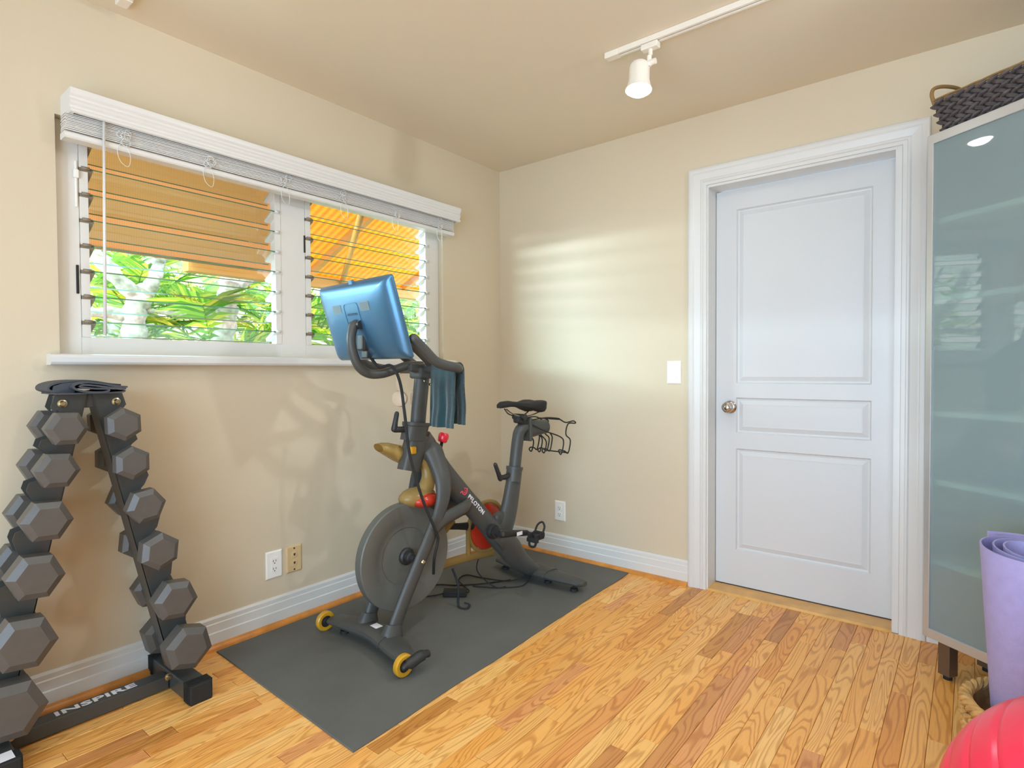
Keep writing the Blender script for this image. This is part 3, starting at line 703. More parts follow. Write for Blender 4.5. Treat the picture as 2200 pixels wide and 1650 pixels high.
# amber guards
gm = MB(); rings = []
for (y, z, w_, h_, k) in ((.125, .798, .034, .018, 0), (.15, .790, .044, .028, 0), (.19, .774, .050, .040, 0), (.245, .752, .052, .048, 0)):
    rings.append([(-.052+w_*math.cos(a), y-.3*h_*math.sin(a), z+h_*math.sin(a)) for a in [2*PI*i/18 for i in range(18)]])
gm.loft(rings, False, True); rings2 = [[Vector(p)*1.0+Vector((.0, .002, -.002)) for p in r] for r in rings]
part('front_visor', gm, M_amberclear, bike, label='amber translucent tube-shaped visor')
gm = MB().rbox(-.050, .046, .222, .250, .768, .800, .006); part('clamp_band', gm, M_amber, bike, label='amber clamp')
gm = MB(); pp = smooth_path([(.0, .268, .765), (.005, .325, .712), (.012, .338, .660), (.012, .322, .610), (.006, .300, .575), (.0, .270, .560)], 6)
n_ = len(pp); gm.tube(pp, [(.022+.030*(i/n_)**2, .020+.016*math.sin(i/n_*2.5)) for i in range(n_)], n=16, up=(1, 0, 0))
gm.sphere((0, .285, .574), (.058, .092, .044)); 
part('brake_guard', gm, M_amberclear, bike, label='amber translucent shell over the flywheel brake')
gm = MB().sphere((.034, .304, .562), (.044, .070, .032)); part('brake_pad', gm, M_redclear, bike, label='red pad inside the amber shell')
gm = MB(); gm.tube(smooth_path([(-.095, .350, .185), (-.098, .54, .200), (-.098, .70, .195), (-.095, .845, .185)], 6), [(.010, .022)]*19, n=12, up=(1, 0, 0))
gm.tube(smooth_path([(-.098, .42, .300), (-.098, .50, .345), (-.098, .575, .400)], 6), [(.008, .018)]*13, n=12, up=(1, 0, 0))
gm.tube([(-.098, .672, .205), (-.098, .672, .33)], [(.010, .014)]*2, n=12, up=(1, 0, 0))
gm.tube([(-.098, .800+.126*math.cos(a), .325+.126*math.sin(a)) for a in [2*PI*i/36 for i in range(36)]], .011, n=8, closed=True)
part('chain_guard', gm, M_amberclear, bike, label='amber translucent guard bars on the far side')
gm = MB(); gm.lathe([(.0005, -.012), (.090, -.012), (.114, -.004), (.114, .004), (.090, .012), (.0005, .012)], (-.100, .800, .325), (1, 0, 0), 36); part('sprocket_cover', gm, M_redclear, bike, label='red translucent sprocket cover')
# cranks and pedals
cr = MB(); cr.lathe([(.034, .034), (.036, .050), (.032, .060), (.026, .060), (.026, .072), (.018, .074), (.018, .098), (.0005, .100)], (0, .700, .345), (1, 0, 0), 28); part('bottom_bracket', cr, M_bike2, bike)
for sx, dy, dz in ((1, .172, -.030), (-1, -.172, .030)):
    q = MB(); o0 = Vector((sx*.100, .700, .345)); o1 = Vector((sx*.112, .700+dy, .345+dz))
    q.tube([o0-Vector((0, dy, dz))*.07, o0, o0.lerp(o1, .5), o1, o1+Vector((0, dy, dz))*.05], [(.009, .016), (.012, .022), (.008, .016), (.008, .014), (.006, .009)], n=14, up=(1, 0, 0))
    ck = part('crank', q, M_bike2, bike)
    if sx > 0:
        part('crank_sticker', MB().box(.1195, .1205, .700+dy*.52, .700+dy*.75, .345+dz*.62-.009, .345+dz*.62+.009), M_white_ink, ck, label='white sticker')
        part('crank_bolt', MB().cyl((.111, .700, .345), (.116, .700, .345), .010, n=12), M_bike, ck)
    pd = MB(); c = o1+Vector((sx*.055, 0, 0)); pd.cyl(o1, o1+Vector((sx*.090, 0, 0)), .009, n=12)
    pd.rbox(c.x-.030, c.x+.035, c.y-.034, c.y-.014, c.z-.030, c.z-.010, .004).rbox(c.x-.028, c.x+.033, c.y+.012, c.y+.034, c.z-.012, c.z+.014, .004).rbox(c.x-.024, c.x-.010, c.y-.034, c.y+.034, c.z-.020, c.z+.012, .004).rbox(c.x+.018, c.x+.030, c.y-.034, c.y+.034, c.z-.020, c.z+.010, .004)
    pd.tube(smooth_path([(c.x-.022, c.y+.02, c.z+.005), (c.x-.016, c.y+.035, c.z+.040), (c.x+.006, c.y+.045, c.z+.056), (c.x+.026, c.y+.038, c.z+.036), (c.x+.026, c.y+.02, c.z+.004)], 5), .005, n=8)
    pd.tube(smooth_path([(c.x-.020, c.y-.02, c.z-.012), (c.x-.012, c.y-.03, c.z-.046), (c.x+.020, c.y-.03, c.z-.046), (c.x+.026, c.y-.02, c.z-.012)], 5), .006, n=8)
    part('pedal', pd, M_rubber, bike)
# seat post group
q = MB().tube(smooth_path([(0, .898, .560), (0, .912, .66), (0, .930, .765), (0, .944, .805), (0, .972, .822), (0, 1.0, .824)], 5), .0305, n=20, up=(1, 0, 0)); part('seat_post', q, M_bike, bike)
q = MB().tube([(0, .893, .555), (0, .905, .622)], .040, n=24, up=(1, 0, 0)); q.tube([(0, .9035, .612), (0, .906, .628)], .0435, n=24, up=(1, 0, 0)); part('post_collar', q, M_bike, bike)
q = MB().tube([(0, .990, .812), (0, 1.02, .812), (0, 1.10, .814), (0, 1.150, .815)], [(.034, .050), (.036, .048), (.034, .040), (.034, .038)], n=20, up=(1, 0, 0)); q.rbox(-.040, .040, .985, 1.003, .752, .872, .006); part('seat_slider', q, M_bike, bike)
q = MB().rbox(-.022, .022, .915, .985, .848, .892, .01).cyl((-.04, .945, .880), (.04, .945, .880), .016, n=14).cyl((0, .985, .83), (0, .95, .87), .026, n=14); part('saddle_clamp', q, M_bike2, bike)
q = MB()
for sx in (-1, 1): q.tube(smooth_path([(sx*.006, .840, .925), (sx*.018, .880, .898), (sx*.022, .935, .884), (sx*.024, 1.0, .884), (sx*.042, 1.07, .905)], 5), .0035, n=8)
part('saddle_rails', q, M_nickel, bike)
sd = MB(); rings = []
for (y, hw, zt, zb) in ((.790, .006, .946, .936), (.795, .018, .955, .928), (.815, .025, .964, .926), (.86, .029, .966, .930), (.92, .038, .960, .928), (.97, .056, .956, .916), (1.01, .078, .961, .896), (1.045, .086, .966, .878), (1.072, .078, .965, .878), (1.090, .050, .956, .895), (1.097, .012, .945, .915)):
    ring = []
    for i in range(20):
        a = 2*PI*i/20; ca, sa = math.cos(a), math.sin(a)
        z = zt+(-.010*math.exp(-(ca*2.6)**2) if hw > .03 else 0) if sa > 0 else zt
        zz = zt-(1-max(sa, 0)**.6)*.016 if sa >= 0 else zt-.016+(zb-zt+.016)*(-sa)**.7*(.55+.45*abs(ca))
        if sa > .3 and hw > .03: zz -= .008*math.exp(-(ca*3)**2)
        ring.append((hw*ca, y, zz))
    rings.append(ring)
sd.loft(rings, True, True); part('saddle', sd, M_rubber, bike, label='black padded saddle')
# wire dumbbell holder behind the saddle
q = MB()
for sx in (-1, 1):
    X = sx*.075
    q.tube(smooth_path([(sx*.036, 1.0, .862), (sx*.05, 1.10, .868), (X, 1.165, .862), (X, 1.185, .855), (X, 1.235, .835), (X+.02*sx, 1.275, .842), (X+.02*sx, 1.295, .828), (X, 1.255, .826), (X, 1.235, .77), (X, 1.275, .735), (X, 1.255, .668), (X, 1.225, .680), (X-.01*sx, 1.190, .690), (X, 1.175, .680), (X, 1.195, .668), (X, 1.215, .73), (X, 1.185, .762), (sx*.055, 1.08, .800), (sx*.036, 1.0, .838)], 4), .0036, n=7)
    q.tube(smooth_path([(X-.03*sx, 1.14, .78), (X-.03*sx, 1.155, .755), (X-.03*sx, 1.135, .690), (X-.03*sx, 1.11, .70), (X-.03*sx, 1.08, .705), (X-.03*sx, 1.07, .695), (X-.03*sx, 1.09, .685), (X-.03*sx, 1.105, .74), (X-.03*sx, 1.06, .78)], 4), .0036, n=7)
for y, z in ((1.185, .855), (1.255, .668)): q.cyl((-.075, y, z), (.075, y, z), .0036, n=7)
part('weight_holder', q, M_rubber, bike, label='dark wire holder for hand weights')
# adjusting levers
q = MB().tube(smooth_path([(0, .868, .592), (.0, .830, .584), (.0, .802, .586)], 4), .013, n=12, dome=True); q.tube([(0, .800, .580), (0, .786, .610), (0, .765, .655)], [.013, .011, .010], n=12, dome=True); part('seat_lever', q, M_bike2, bike)
q = MB().tube([(0, .235, .872), (0, .200, .872), (0, .172, .874)], .013, n=12, dome=True); q.tube([(0, .168, .876), (0, .174, .905), (0, .182, .940)], [.013, .011, .010], n=12, dome=True); part('handlebar_lever', q, M_bike2, bike)
# handlebar post, collar
q = MB().tube([(0, .282, .80), (0, .298, .95), (0, .318, 1.10)], [(.027, .036)]*3, n=20, up=(1, 0, 0)); part('handlebar_post', q, M_bike, bike)
q = MB(); hs = []
for (y, z, w_, d_) in ((.264, .822, .042, .054), (.276, .865, .043, .055), (.280, .880, .043, .055), (.281, .884, .047, .058), (.284, .897, .047, .058)):
    hs.append([(math.copysign(abs(math.cos(a))**.7, math.cos(a))*w_, y+math.copysign(abs(math.sin(a))**.7, math.sin(a))*d_, z-.12*math.sin(a)*d_) for a in [2*PI*i/20 for i in range(20)]])
q.loft(hs, True, True); part('head_collar', q, M_bike, bike)
q = MB().rbox(-.040, .040, .275, .350, 1.085, 1.135, .010).rbox(-.030, .030, .23, .33, 1.115, 1.150, .010); part('stem', q, M_bike, bike)
for p_ in ((.030, .302, 1.075), (.030, .335, 1.060)):
    part('stem_bolt', MB().cyl(p_, (p_[0]+.012, p_[1], p_[2]), .006, n=10), M_chrome, bike)
# handlebar: lateral bar that bends forward into two horns, and two inner grips
hbm = MB()
for sx in (-1, 1):
    pp = smooth_path([(sx*.0, .315, 1.128), (sx*.10, .318, 1.127), (sx*.20, .322, 1.127), (sx*.242, .312, 1.127), (sx*.256, .280, 1.132), (sx*.253, .225, 1.142), (sx*.248, .185, 1.158), (sx*.243, .140, 1.198), (sx*.238, .092, 1.240)], 5)
    hbm.tube(pp, .0195, n=16, dome=True)
    pp = smooth_path([(sx*.050, .335, 1.135), (sx*.066, .290, 1.168), (sx*.070, .240, 1.205), (sx*.068, .19, 1.240), (sx*.060, .15, 1.270)], 5)
    hbm.tube(pp, .0185, n=16, dome=True)
part('handlebar', hbm, M_bike, bike)
q = MB().tube(smooth_path([(0, .315, 1.142), (0, .235, 1.140), (0, .180, 1.125), (0, .115, 1.108), (0, .050, 1.108), (0, .005, 1.135), (0, -.022, 1.190), (0, -.030, 1.245), (0, -.020, 1.290), (0, -.004, 1.306)], 6), .0185, n=16, up=(1, 0, 0)); ma = part('monitor_arm', q, M_bike, bike)
q = MB().rbox(-.030, .030, -.012, .022, 1.285, 1.315, .008).cyl((-.034, -.004, 1.300), (.034, -.004, 1.300), .017, n=16).rbox(-.026, .026, .010, .040, 1.20, 1.30, .006).rbox(-.022, .022, .028, .050, 1.17, 1.205, .004); part('hinge', q, M_bike2, ma)
# monitor (tilted): local frame  X right, V up along the screen, N out of the back
V_ = Vector((0, -.093, .299)).normalized(); N_ = Vector((0, -V_.z, V_.y)); N_ = Vector((0, -.299, -.093)).normalized(); MC = Vector((0, .014, 1.313))
MM = frame_m(MC, (1, 0, 0), V_, N_)
def rrect(hw, hh, r, z, k=5):
    out = []
    for cx, cy, a0 in ((hw-r, hh-r, 0), (-hw+r, hh-r, PI/2), (-hw+r, -hh+r, PI), (hw-r, -hh+r, 1.5*PI)):
        for i in range(k+1):
            a = a0+PI/2*i/k; out.append((cx+r*math.cos(a), cy+r*math.sin(a), z))
    return out
ms = MB(); ms.loft([rrect(.252, .157, .010, -.024), rrect(.254, .159, .012, -.020), rrect(.254, .159, .012, -.014), rrect(.246, .152, .016, -.002), rrect(.234, .142, .022, .008), rrect(.212, .124, .035, .0135), rrect(.182, .102, .045, .0172), rrect(.145, .078, .05, .0190), rrect(.09, .04, .03, .0200)], True, True); ms.xf(MM)
mo = part('monitor', ms, M_mon, bike, label='glossy blue-black back of the tablet screen')
part('screen', MB().loft([rrect(.245, .150, .006, -.0245), rrect(.245, .150, .006, -.0255)], True, False).xf(MM), M_screen, mo)
for cx in (-.112, .085):
    g = MB(); g.loft([rrect(.031, .017, .004, .0190), rrect(.031, .017, .004, .0206)], True, False).xf(frame_m(MM @ Vector((cx, .062, .0)), (1, 0, 0), V_, N_)); part('speaker_grill', g, M_grill, mo, label='grey perforated speaker grill')
    g = MB()
    for i in range(11):
        for j in range(6):
            x_, y_ = cx-.026+i*.0052+(j % 2)*.0026, .062-.0125+j*.005
            g.add([MM @ Vector((x_+dx_, y_+dy_, .0209)) for dx_, dy_ in ((-.0013, 0), (0, -.0013), (.0013, 0), (0, .0013))], [(0, 1, 2, 3)])
    part('grill_holes', g, M_rubber, mo, kind='stuff')
g = MB(); outl = rrect(.050, .085, .014, .0203); outl2 = rrect(.0485, .0835, .0125, .0203)
g.loft([[MM @ (Vector(p)+Vector((-.010, -.005, 0))) for p in outl], [MM @ (Vector(p)+Vector((-.010, -.005, .0012))) for p in outl], [MM @ (Vector(p)+Vector((-.010, -.005, .0012))) for p in outl2], [MM @ (Vector(p)+Vector((-.010, -.005, 0))) for p in outl2]], False, False, True); part('back_plate', g, M_mon, mo)
part('lettering', text_mb('PELOTON', frame_m(MM @ Vector((-.010, .036, .0212)), (1, 0, 0), V_, N_), .014, .0006, 1.15), M_dark_ink, mo)
part('camera_tab', MB().rbox(-.014, .014, -.024, -.004, -.012, .0, .003).xf(MM @ Matrix.Translation((0, .170, 0)) @ Matrix.Rotation(0, 4, 'X')), M_mon, mo)
# brand lettering on the down tube (right side face)
T_ = Vector((0, .106, -.108)).normalized(); Nn = Vector((1, 0, 0)); Up = Nn.cross(T_)
part('lettering', text_mb('PELOTON', frame_m((.0300, .606, .488), T_, Up, Nn), .0285, .002, 1.12, bold=.0006), M_white_ink, bike)
lg = MB(); cc = Vector((.0300, .533, .563)); 
def LP(a, b2): return cc+T_*a+Up*b2+Nn*.001
lg.tube([LP(.0145*math.cos(t), .0145*math.sin(t)) for t in [math.radians(-150+i*18) for i in range(18)]], [(.0016, .0026)]*18, n=8, up=tuple(Nn))
lg.tube([LP(.0060*math.cos(t), .0060*math.sin(t)) for t in [math.radians(-120+i*22) for i in range(14)]], [(.0016, .0022)]*14, n=8, up=tuple(Nn))
lg.tube([LP(-.0126, -.0072), LP(-.0150, -.014), LP(-.0165, -.022)], [(.0016, .0026)]*3, n=8, up=tuple(Nn)); lg.tube([LP(.0060, .0150), LP(.0030, .0215)], [(.0016, .0026)]*2, n=8, up=tuple(Nn))
part('logo', lg, M_pink_ink, bike, label='pink round letter logo')
# cable from the screen to the fork
q = MB().tube(smooth_path([(.0, .045, 1.19), (.010, .09, 1.135), (.030, .135, 1.140), (.070, .148, 1.075), (.100, .148, .95), (.112, .163, .78), (.122, .213, .604), (.127, .262, .490), (.124, .292, .430), (.118, .300, .400), (.112, .285, .33), (.075, .31, .25)], 6), .0062, n=8); part('cable', q, M_rubber, bike, label='black cable looping from the screen to the fork')

# ------------------------------------------------------------------ towel on the right bar
BO = Vector((.516, -1.506, MZ)); BA = Vector((.0799, .9968, 0)); BWv = Vector((.9968, -.0799, 0))
def bw(w, u, z): return BO+BA*u+BWv*w+Vector((0, 0, z))
q = MB(); cols = 26; prof_t = []
def towel_profile(t, w):
    """t 0..1 : front hem, over the bar, back hem"""
    zf, zb, bar, R_ = .885, .895, 1.127, .0225
    Lf = bar-zf; Lb = bar-zb; arc = PI*R_; tot = Lf+arc+Lb; s_ = t*tot
    if s_ < Lf: return (.320-R_-.0, zf+s_, 1-s_/Lf)
    if s_ < Lf+arc: a = (s_-Lf)/R_; return (.320-R_*math.cos(a), bar+R_*math.sin(a), 0)
    d = s_-Lf-arc; return (.320+R_, bar-d, d/Lb)
NT = 40; outer = []; inner = []
for i in range(cols+1):
    w = .088+.152*i/cols
    co, ci = [], []
    for j in range(NT+1):
        t = j/NT; u, z, dr = towel_profile(t, w)
        fold = dr*(.010*math.sin(w*75+.6)+.006*math.sin(w*150)); sgn = -1 if t < .5 else 1
        u += sgn*(dr*.010)+fold*.8
        ww = w+dr*(.012*(.5-(i/cols))*-1)+dr*.004*math.sin(z*40)
        co.append(bw(ww, u+sgn*.0035*(1 if dr > 0 else 0), z+(.004 if dr == 0 else 0))); ci.append(bw(ww, u-sgn*.0035*(1 if dr > 0 else 0), z-(0 if dr == 0 else 0)))
    outer.append(co); inner.append(ci)
rings = [outer[i]+inner[i][::-1] for i in range(cols+1)]
q.loft(rings, True, True); solo('towel', q, M_towel, 'dark teal towel draped over the right handlebar', 'towel')

# ------------------------------------------------------------------ headphones on the left bar
hp = thing('headphones', 'beige over-ear headphones hanging from the left handlebar', 'headphones', tuple(bw(-.13, .33, .96)))
def wl(mb): return mb
q = MB(); pts = [bw(-.13, .33+.050*math.sin(a), 1.075+.078*math.cos(a)) for a in [math.radians(-128+i*16) for i in range(17)]]
q.tube(pts, [(.012, .005)]*len(pts), n=10, up=tuple(BWv)); part('headband', q, M_phone, hp, True)
for k, (uu, zz, tilt) in enumerate(((.288, .995, -.25), (.374, .990, .3))):
    q = MB(); ax = (BA*(1 if k else -1)+BWv*.55); c = bw(-.125, uu, zz)
    q.lathe([(.0005, -.002), (.026, .0), (.034, .006), (.037, .016), (.034, .026), (.022, .032), (.0005, .033)], c-ax.normalized()*.018, ax, 24); cp = part('ear_cup', q, M_phone, hp, True)

# ------------------------------------------------------------------ power adapter, cords on the mat
pa = thing('power_adapter', 'black power adapter brick with cords lying on the mat under the bike', 'adapter', (.41, -.862, MZ))
q = MB().rbox(-.026, .026, -.058, .058, 0, .030, .005); q.xf(Matrix.Rotation(math.radians(-52), 4, 'Z')); part('brick', q, M_rubber, pa)
def cord(pts, r=.0032): return MB().tube(smooth_path([(x_, y_, z_+MZ+r+.0005) for x_, y_, z_ in pts], 6), r, n=7)
part('cord', cord([(.372, -.890, .010), (.345, -.93, .004), (.30, -.97, 0), (.24, -.99, 0), (.20, -.93, 0), (.24, -.82, 0), (.33, -.76, 0), (.42, -.66, 0), (.50, -.53, 0)]), M_rubber, pa, True)
part('cord', cord([(.452, -.830, .010), (.43, -.78, .0), (.37, -.75, 0), (.28, -.70, 0), (.26, -.62, 0), (.36, -.60, 0), (.50, -.55, 0), (.58, -.50, .03)]), M_rubber, pa, True)
part('cord', cord([(.40, -.72, 0), (.50, -.67, 0), (.56, -.62, 0), (.60, -.56, 0), (.60, -.50, .02), (.58, -.47, .05)]), M_rubber, pa, True)
part('cord', cord([(.43, -.68, .19), (.41, -.70, .10), (.43, -.69, .05), (.50, -.66, .0), (.54, -.62, 0)]), M_rubber, pa, True)
q = MB().tube(smooth_path([tuple(bw(-.09, .56, .17)), tuple(bw(-.05, .56, .10)), tuple(bw(-.04, .55, .02)), tuple(bw(-.02, .545, .004)), tuple(bw(.01, .56, .004)), tuple(bw(.0, .585, .012)), tuple(bw(-.02, .57, .02))], 5), [(.006, .003)]*31, n=8)
part('strap', q, M_rubber, pa, True, 'black hanging strap')

# ------------------------------------------------------------------ dumbbell rack and dumbbells
rk = thing('dumbbell_rack', 'dark steel A-frame dumbbell rack against the window wall', 'dumbbell rack', (.19, -2.31, 0))
YC = -2.310
def leg_poly(sgn, xx):
    I0 = Vector((.008, 1.045)); e = Vector((.217, -.976)); o = Vector((.976, .217))
    ss = [.096, .226, .372, .530, .710, .905]
    P = [Vector((.008, 1.056)), Vector((.090, 1.056)), Vector((.101, 1.018)), Vector((.088, 1.0))]
    pts2 = []
    for i, s_ in enumerate(ss):
        w0 = .086+.003*i
        pts2 += [(s_-.046, w0*.80), (s_-.016, .032), (s_+.018, .034), (s_+.052, w0+.002), (s_+.074, w0+.004)]
    P += [I0+e*s_+o*w_ for s_, w_ in pts2]
    P += [I0+e*.985+o*.088, I0+e*1.0+o*.0]
    return [(xx, YC+sgn*p.x, p.y) for p in P]
for sgn in (1, -1):
    lg_ = thing if False else None
    q = MB().prism(leg_poly(sgn, .2045), (.0035, 0, 0)); q.prism(leg_poly(sgn, .1420), (.0035, 0, 0))
    I0 = Vector((.008, 1.045)); e = Vector((.217, -.976)); a = I0; c = I0+e*1.0; o = Vector((.976, .217))*.003
    q.prism([(.142, YC+sgn*a.x, a.y), (.142, YC+sgn*c.x, c.y), (.142, YC+sgn*(c.x+o.x), c.y+o.y), (.142, YC+sgn*(a.x+o.x), a.y+o.y)], (.066, 0, 0))
    lp = part('leg', q, M_rack, rk, True)
    for z_, y_ in ((1.028, .072), (.052, .215)):
        bt = MB(); bt.lathe([(.0005, .012), (.006, .012), (.008, .009), (.0085, .004), (.013, .003), (.013, 0)], (.208 if z_ > .5 else .207, YC+sgn*y_, z_), (1, 0, 0), 14); part('bolt', bt, M_chrome, lp, True, 'zinc bolt')
    y0, y1 = (YC+sgn*.222, YC+sgn*.288); y0, y1 = min(y0, y1), max(y0, y1)
    ft = part('foot', MB().rbox(.012, .352, y0, y1, .002, .062, .004), M_rack, rk, True)
    for (xa, xb) in ((.318, .372), (.004, .050)):
        cp = MB(); cp.rbox(xa, xb, y0-.003, y1+.003, 0, .066, .004)
        for i in range(5):
            xx = xa+.006+i*.0095 if xa > .2 else xa+.004+i*.009
            cp.box(xx, xx+.004, y0-.0055, y1+.0055, .004, .0685)
        part('rubber_cap', cp, M_rubber, ft, True)
part('crossbar', MB().rbox(.140, .1965, YC-.220, YC+.220, .004, .050, .003), M_rack, rk, True)
part('top_bracket', MB().rbox(.148, .202, YC-.085, YC+.085, 1.012, 1.055, .003), M_rack, rk, True)
part('lettering', text_mb('INSPIRE', frame_m((.169, YC+.012, .0502), (0, 1, 0), (-1, 0, 0), (0, 0, 1)), .040, .0008, 1.05, xscale=1.62, bold=.0012), M_white_ink, rk, True)
sk = MB().box(.3725, .3731, YC-.285, YC-.235, .010, .058)
part('barcode_label', MB().box(.300, .312, YC-.2225+.0005, YC-.2218, .012, .052).box(.318, .366, YC-.278, YC-.232, .0690, .0694), M_white_ink, rk, True, 'white barcode label')
# dumbbells: hexagonal heads with chamfered faces
def hexring(c, r, ang, x): return [(x, c[0]+r*math.cos(ang+PI/3*i), c[1]+r*math.sin(ang+PI/3*i)) for i in range(6)]
words = ['topmost', 'second from the top', 'third from the top', 'fourth from the top', 'fifth from the top', 'lowest']
def dumbbell(side, i, yy, zz, R_, hl, ang):
    t = thing('dumbbell', f'grey hex dumbbell, {words[i]} on the {side} leg of the rack', 'dumbbell', (.175, yy, zz), 0, 'hex dumbbells on the rack')
    hh = .058
    part('handle', MB().lathe([(.014, -hh-.004), (.014, -.045), (.0165, 0), (.014, .045), (.014, hh+.004)], (.175, yy, zz), (1, 0, 0), 14), M_nickel, t, True)
    for s_ in (-1, 1):
        x0 = .175+s_*hh; x1 = x0+s_*hl
        q = MB().loft([hexring((yy, zz), R_*.72, ang, x0), hexring((yy, zz), R_, ang, x0+s_*.010), hexring((yy, zz), R_, ang, x1-s_*.014), hexring((yy, zz), R_*.70, ang, x1)], True, False)
        part('head', q, M_hex, t, True)
rgt = [(-2.236, .956, .054, .056, 92), (-2.215, .829, .055, .058, 90), (-2.178, .682, .059, .060, 68), (-2.141, .522, .063, .064, 84), (-2.096, .343, .070, .068, 112), (-2.059, .165, .079, .072, 104)]
lft = [(-2.388, .955, .055, .060, 58), (-2.414, .832, .057, .062, 56), (-2.442, .686, .064, .066, 56), (-2.472, .529, .070, .070, 54), (-2.504, .345, .081, .074, 53), (-2.540, .165, .089, .078, 55)]
for i, (y_, z_, R_, hl, a_) in enumerate(rgt): dumbbell('right-hand', i, y_, z_, R_, hl, math.radians(a_))
for i, (y_, z_, R_, hl, a_) in enumerate(lft): dumbbell('left-hand', i, y_, z_, R_, hl, math.radians(a_))
# folded pad on top
q = MB()
def sheet(path, x0, x1, th):
    pth = smooth_path(path, 5); L_, R__ = [], []
    for i, p in enumerate(pth):
        d = (pth[min(i+1, len(pth)-1)]-pth[max(i-1, 0)]).normalized(); nn = Vector((-d.y, d.x)); L_.append(p+nn*th); R__.append(p-nn*th)
    q.loft([[(xx, p.x, p.y) for p in L_+R__[::-1]] for xx in (x0, x1)], True, False)
sheet([(-2.218, 1.0765), (-2.25, 1.0800), (-2.29, 1.0885), (-2.325, 1.0930), (-2.350, 1.0905), (-2.364, 1.0810), (-2.352, 1.0700), (-2.32, 1.0625), (-2.285, 1.0615), (-2.270, 1.0660), (-2.275, 1.0715), (-2.298, 1.0730), (-2.325, 1.0755), (-2.346, 1.0795), (-2.338, 1.0850), (-2.31, 1.0830), (-2.27, 1.0765), (-2.222, 1.0715)], .080, .252, .0028)
sheet([(-2.225, 1.0830), (-2.26, 1.0872), (-2.30, 1.0955), (-2.34, 1.0985), (-2.385, 1.0945), (-2.412, 1.0850), (-2.416, 1.0720), (-2.400, 1.0640)], .078, .215, .0028)
q.prism([(.082, -2.408, 1.066), (.082, -2.404, 1.083), (.082, -2.38, 1.0915), (.082, -2.345, 1.0950), (.082, -2.352, 1.062), (.082, -2.39, 1.060)], (.1335, 0, 0))
sheet([(-2.405, 1.0595), (-2.36, 1.0590), (-2.30, 1.0588), (-2.235, 1.0600), (-2.222, 1.0660)], .080, .245, .0024)
solo('folded_pad', q, M_band, 'dark grey folded exercise pad lying on top of the dumbbell rack', 'pad')

# ------------------------------------------------------------------ corner cabinet (local: x along the face, y into the corner)
cb = thing('glass_cabinet', 'tall cabinet with a frosted glass door in an aluminium frame on square legs', 'cabinet', (2.2795, -.3306, 0), math.atan2(-.574, .8189))
CW, CD, CZ0, CZ1 = .80, .295, .143, 1.960
q = MB().box(.004, .020, .022, CD, CZ0, CZ1).box(CW-.020, CW-.004, .022, CD, CZ0, CZ1).box(.004, CW-.004, CD-.008, CD, CZ0, CZ1).box(.004, CW-.004, .022, CD, CZ0, CZ0+.02).box(.004, CW-.004, .022, CD, CZ1-.02, CZ1)
part('carcass', q, M_carc, cb)
for z in (.420, .710, .959, 1.373, 1.652): part('shelf', MB().rbox(.021, CW-.021, .024, CD-.009, z-.010, z+.010, .002), M_shelf, cb)
for k, x0 in enumerate((0, CW/2+.001)):
    x1 = x0+CW/2-.002; fw_ = .022
    q = MB().rbox(x0, x0+fw_, 0, .020, CZ0, CZ1, .002).rbox(x1-fw_, x1, 0, .020, CZ0, CZ1, .002).rbox(x0, x1, 0.0003, .0197, CZ0, CZ0+.034, .002).rbox(x0, x1, .0003, .0197, CZ1-.034, CZ1, .002)
    d = part('door', q, M_alu, cb)
    part('glass_panel', MB().box(x0+fw_-.002, x1-fw_+.002, .007, .012, CZ0+.032, CZ1-.032), M_frost, d)
for x in (.035, CW-.07):
    for y in (.030, CD-.07):
        lg_ = part('leg', MB().rbox(x, x+.042, y, y+.042, .016, CZ0, .002), M_leg, cb); part('foot', MB().cyl((x+.021, y+.021, 0), (x+.021, y+.021, .017), .014, n=16), M_rubber, lg_)
ca = math.atan2(-.574, .8189)
def cbp(x, y, z): return (2.2795+x*math.cos(ca)-y*math.sin(ca), -.3306+x*math.sin(ca)+y*math.cos(ca), z)
def stored(name, label, cat, x, y, z, w, d, h, m, r=.02):
    q = MB().rbox(-w/2, w/2, -d/2, d/2, 0, h, r, 3); o = link(name, q.mesh(name, m)); o.location = cbp(x, y, z+.0095); o.rotation_euler = (0, 0, ca); tag(o, label, cat)
M_s1 = mat('stored_blue', '#3E5A74', .8); M_s2 = mat('stored_tan', '#B9A063', .7); M_s3 = mat('stored_dark', '#3A5158', .7)
stored('storage_box', 'blurred dark blue box behind the frosted glass on the third shelf', 'box', .235, .16, .710, .20, .15, .16, M_s1)
stored('storage_tub', 'blurred yellowish tub behind the frosted glass on the lower shelf', 'tub', .20, .16, .420, .17, .14, .20, M_s2)
stored('storage_case', 'blurred dark case behind the frosted glass on the cabinet floor', 'case', .17, .16, .155, .20, .15, .13, M_s3)
stored('storage_carton', 'blurred yellow carton behind the frosted glass above the middle shelf', 'carton', .30, .15, .959, .09, .12, .17, M_s2)

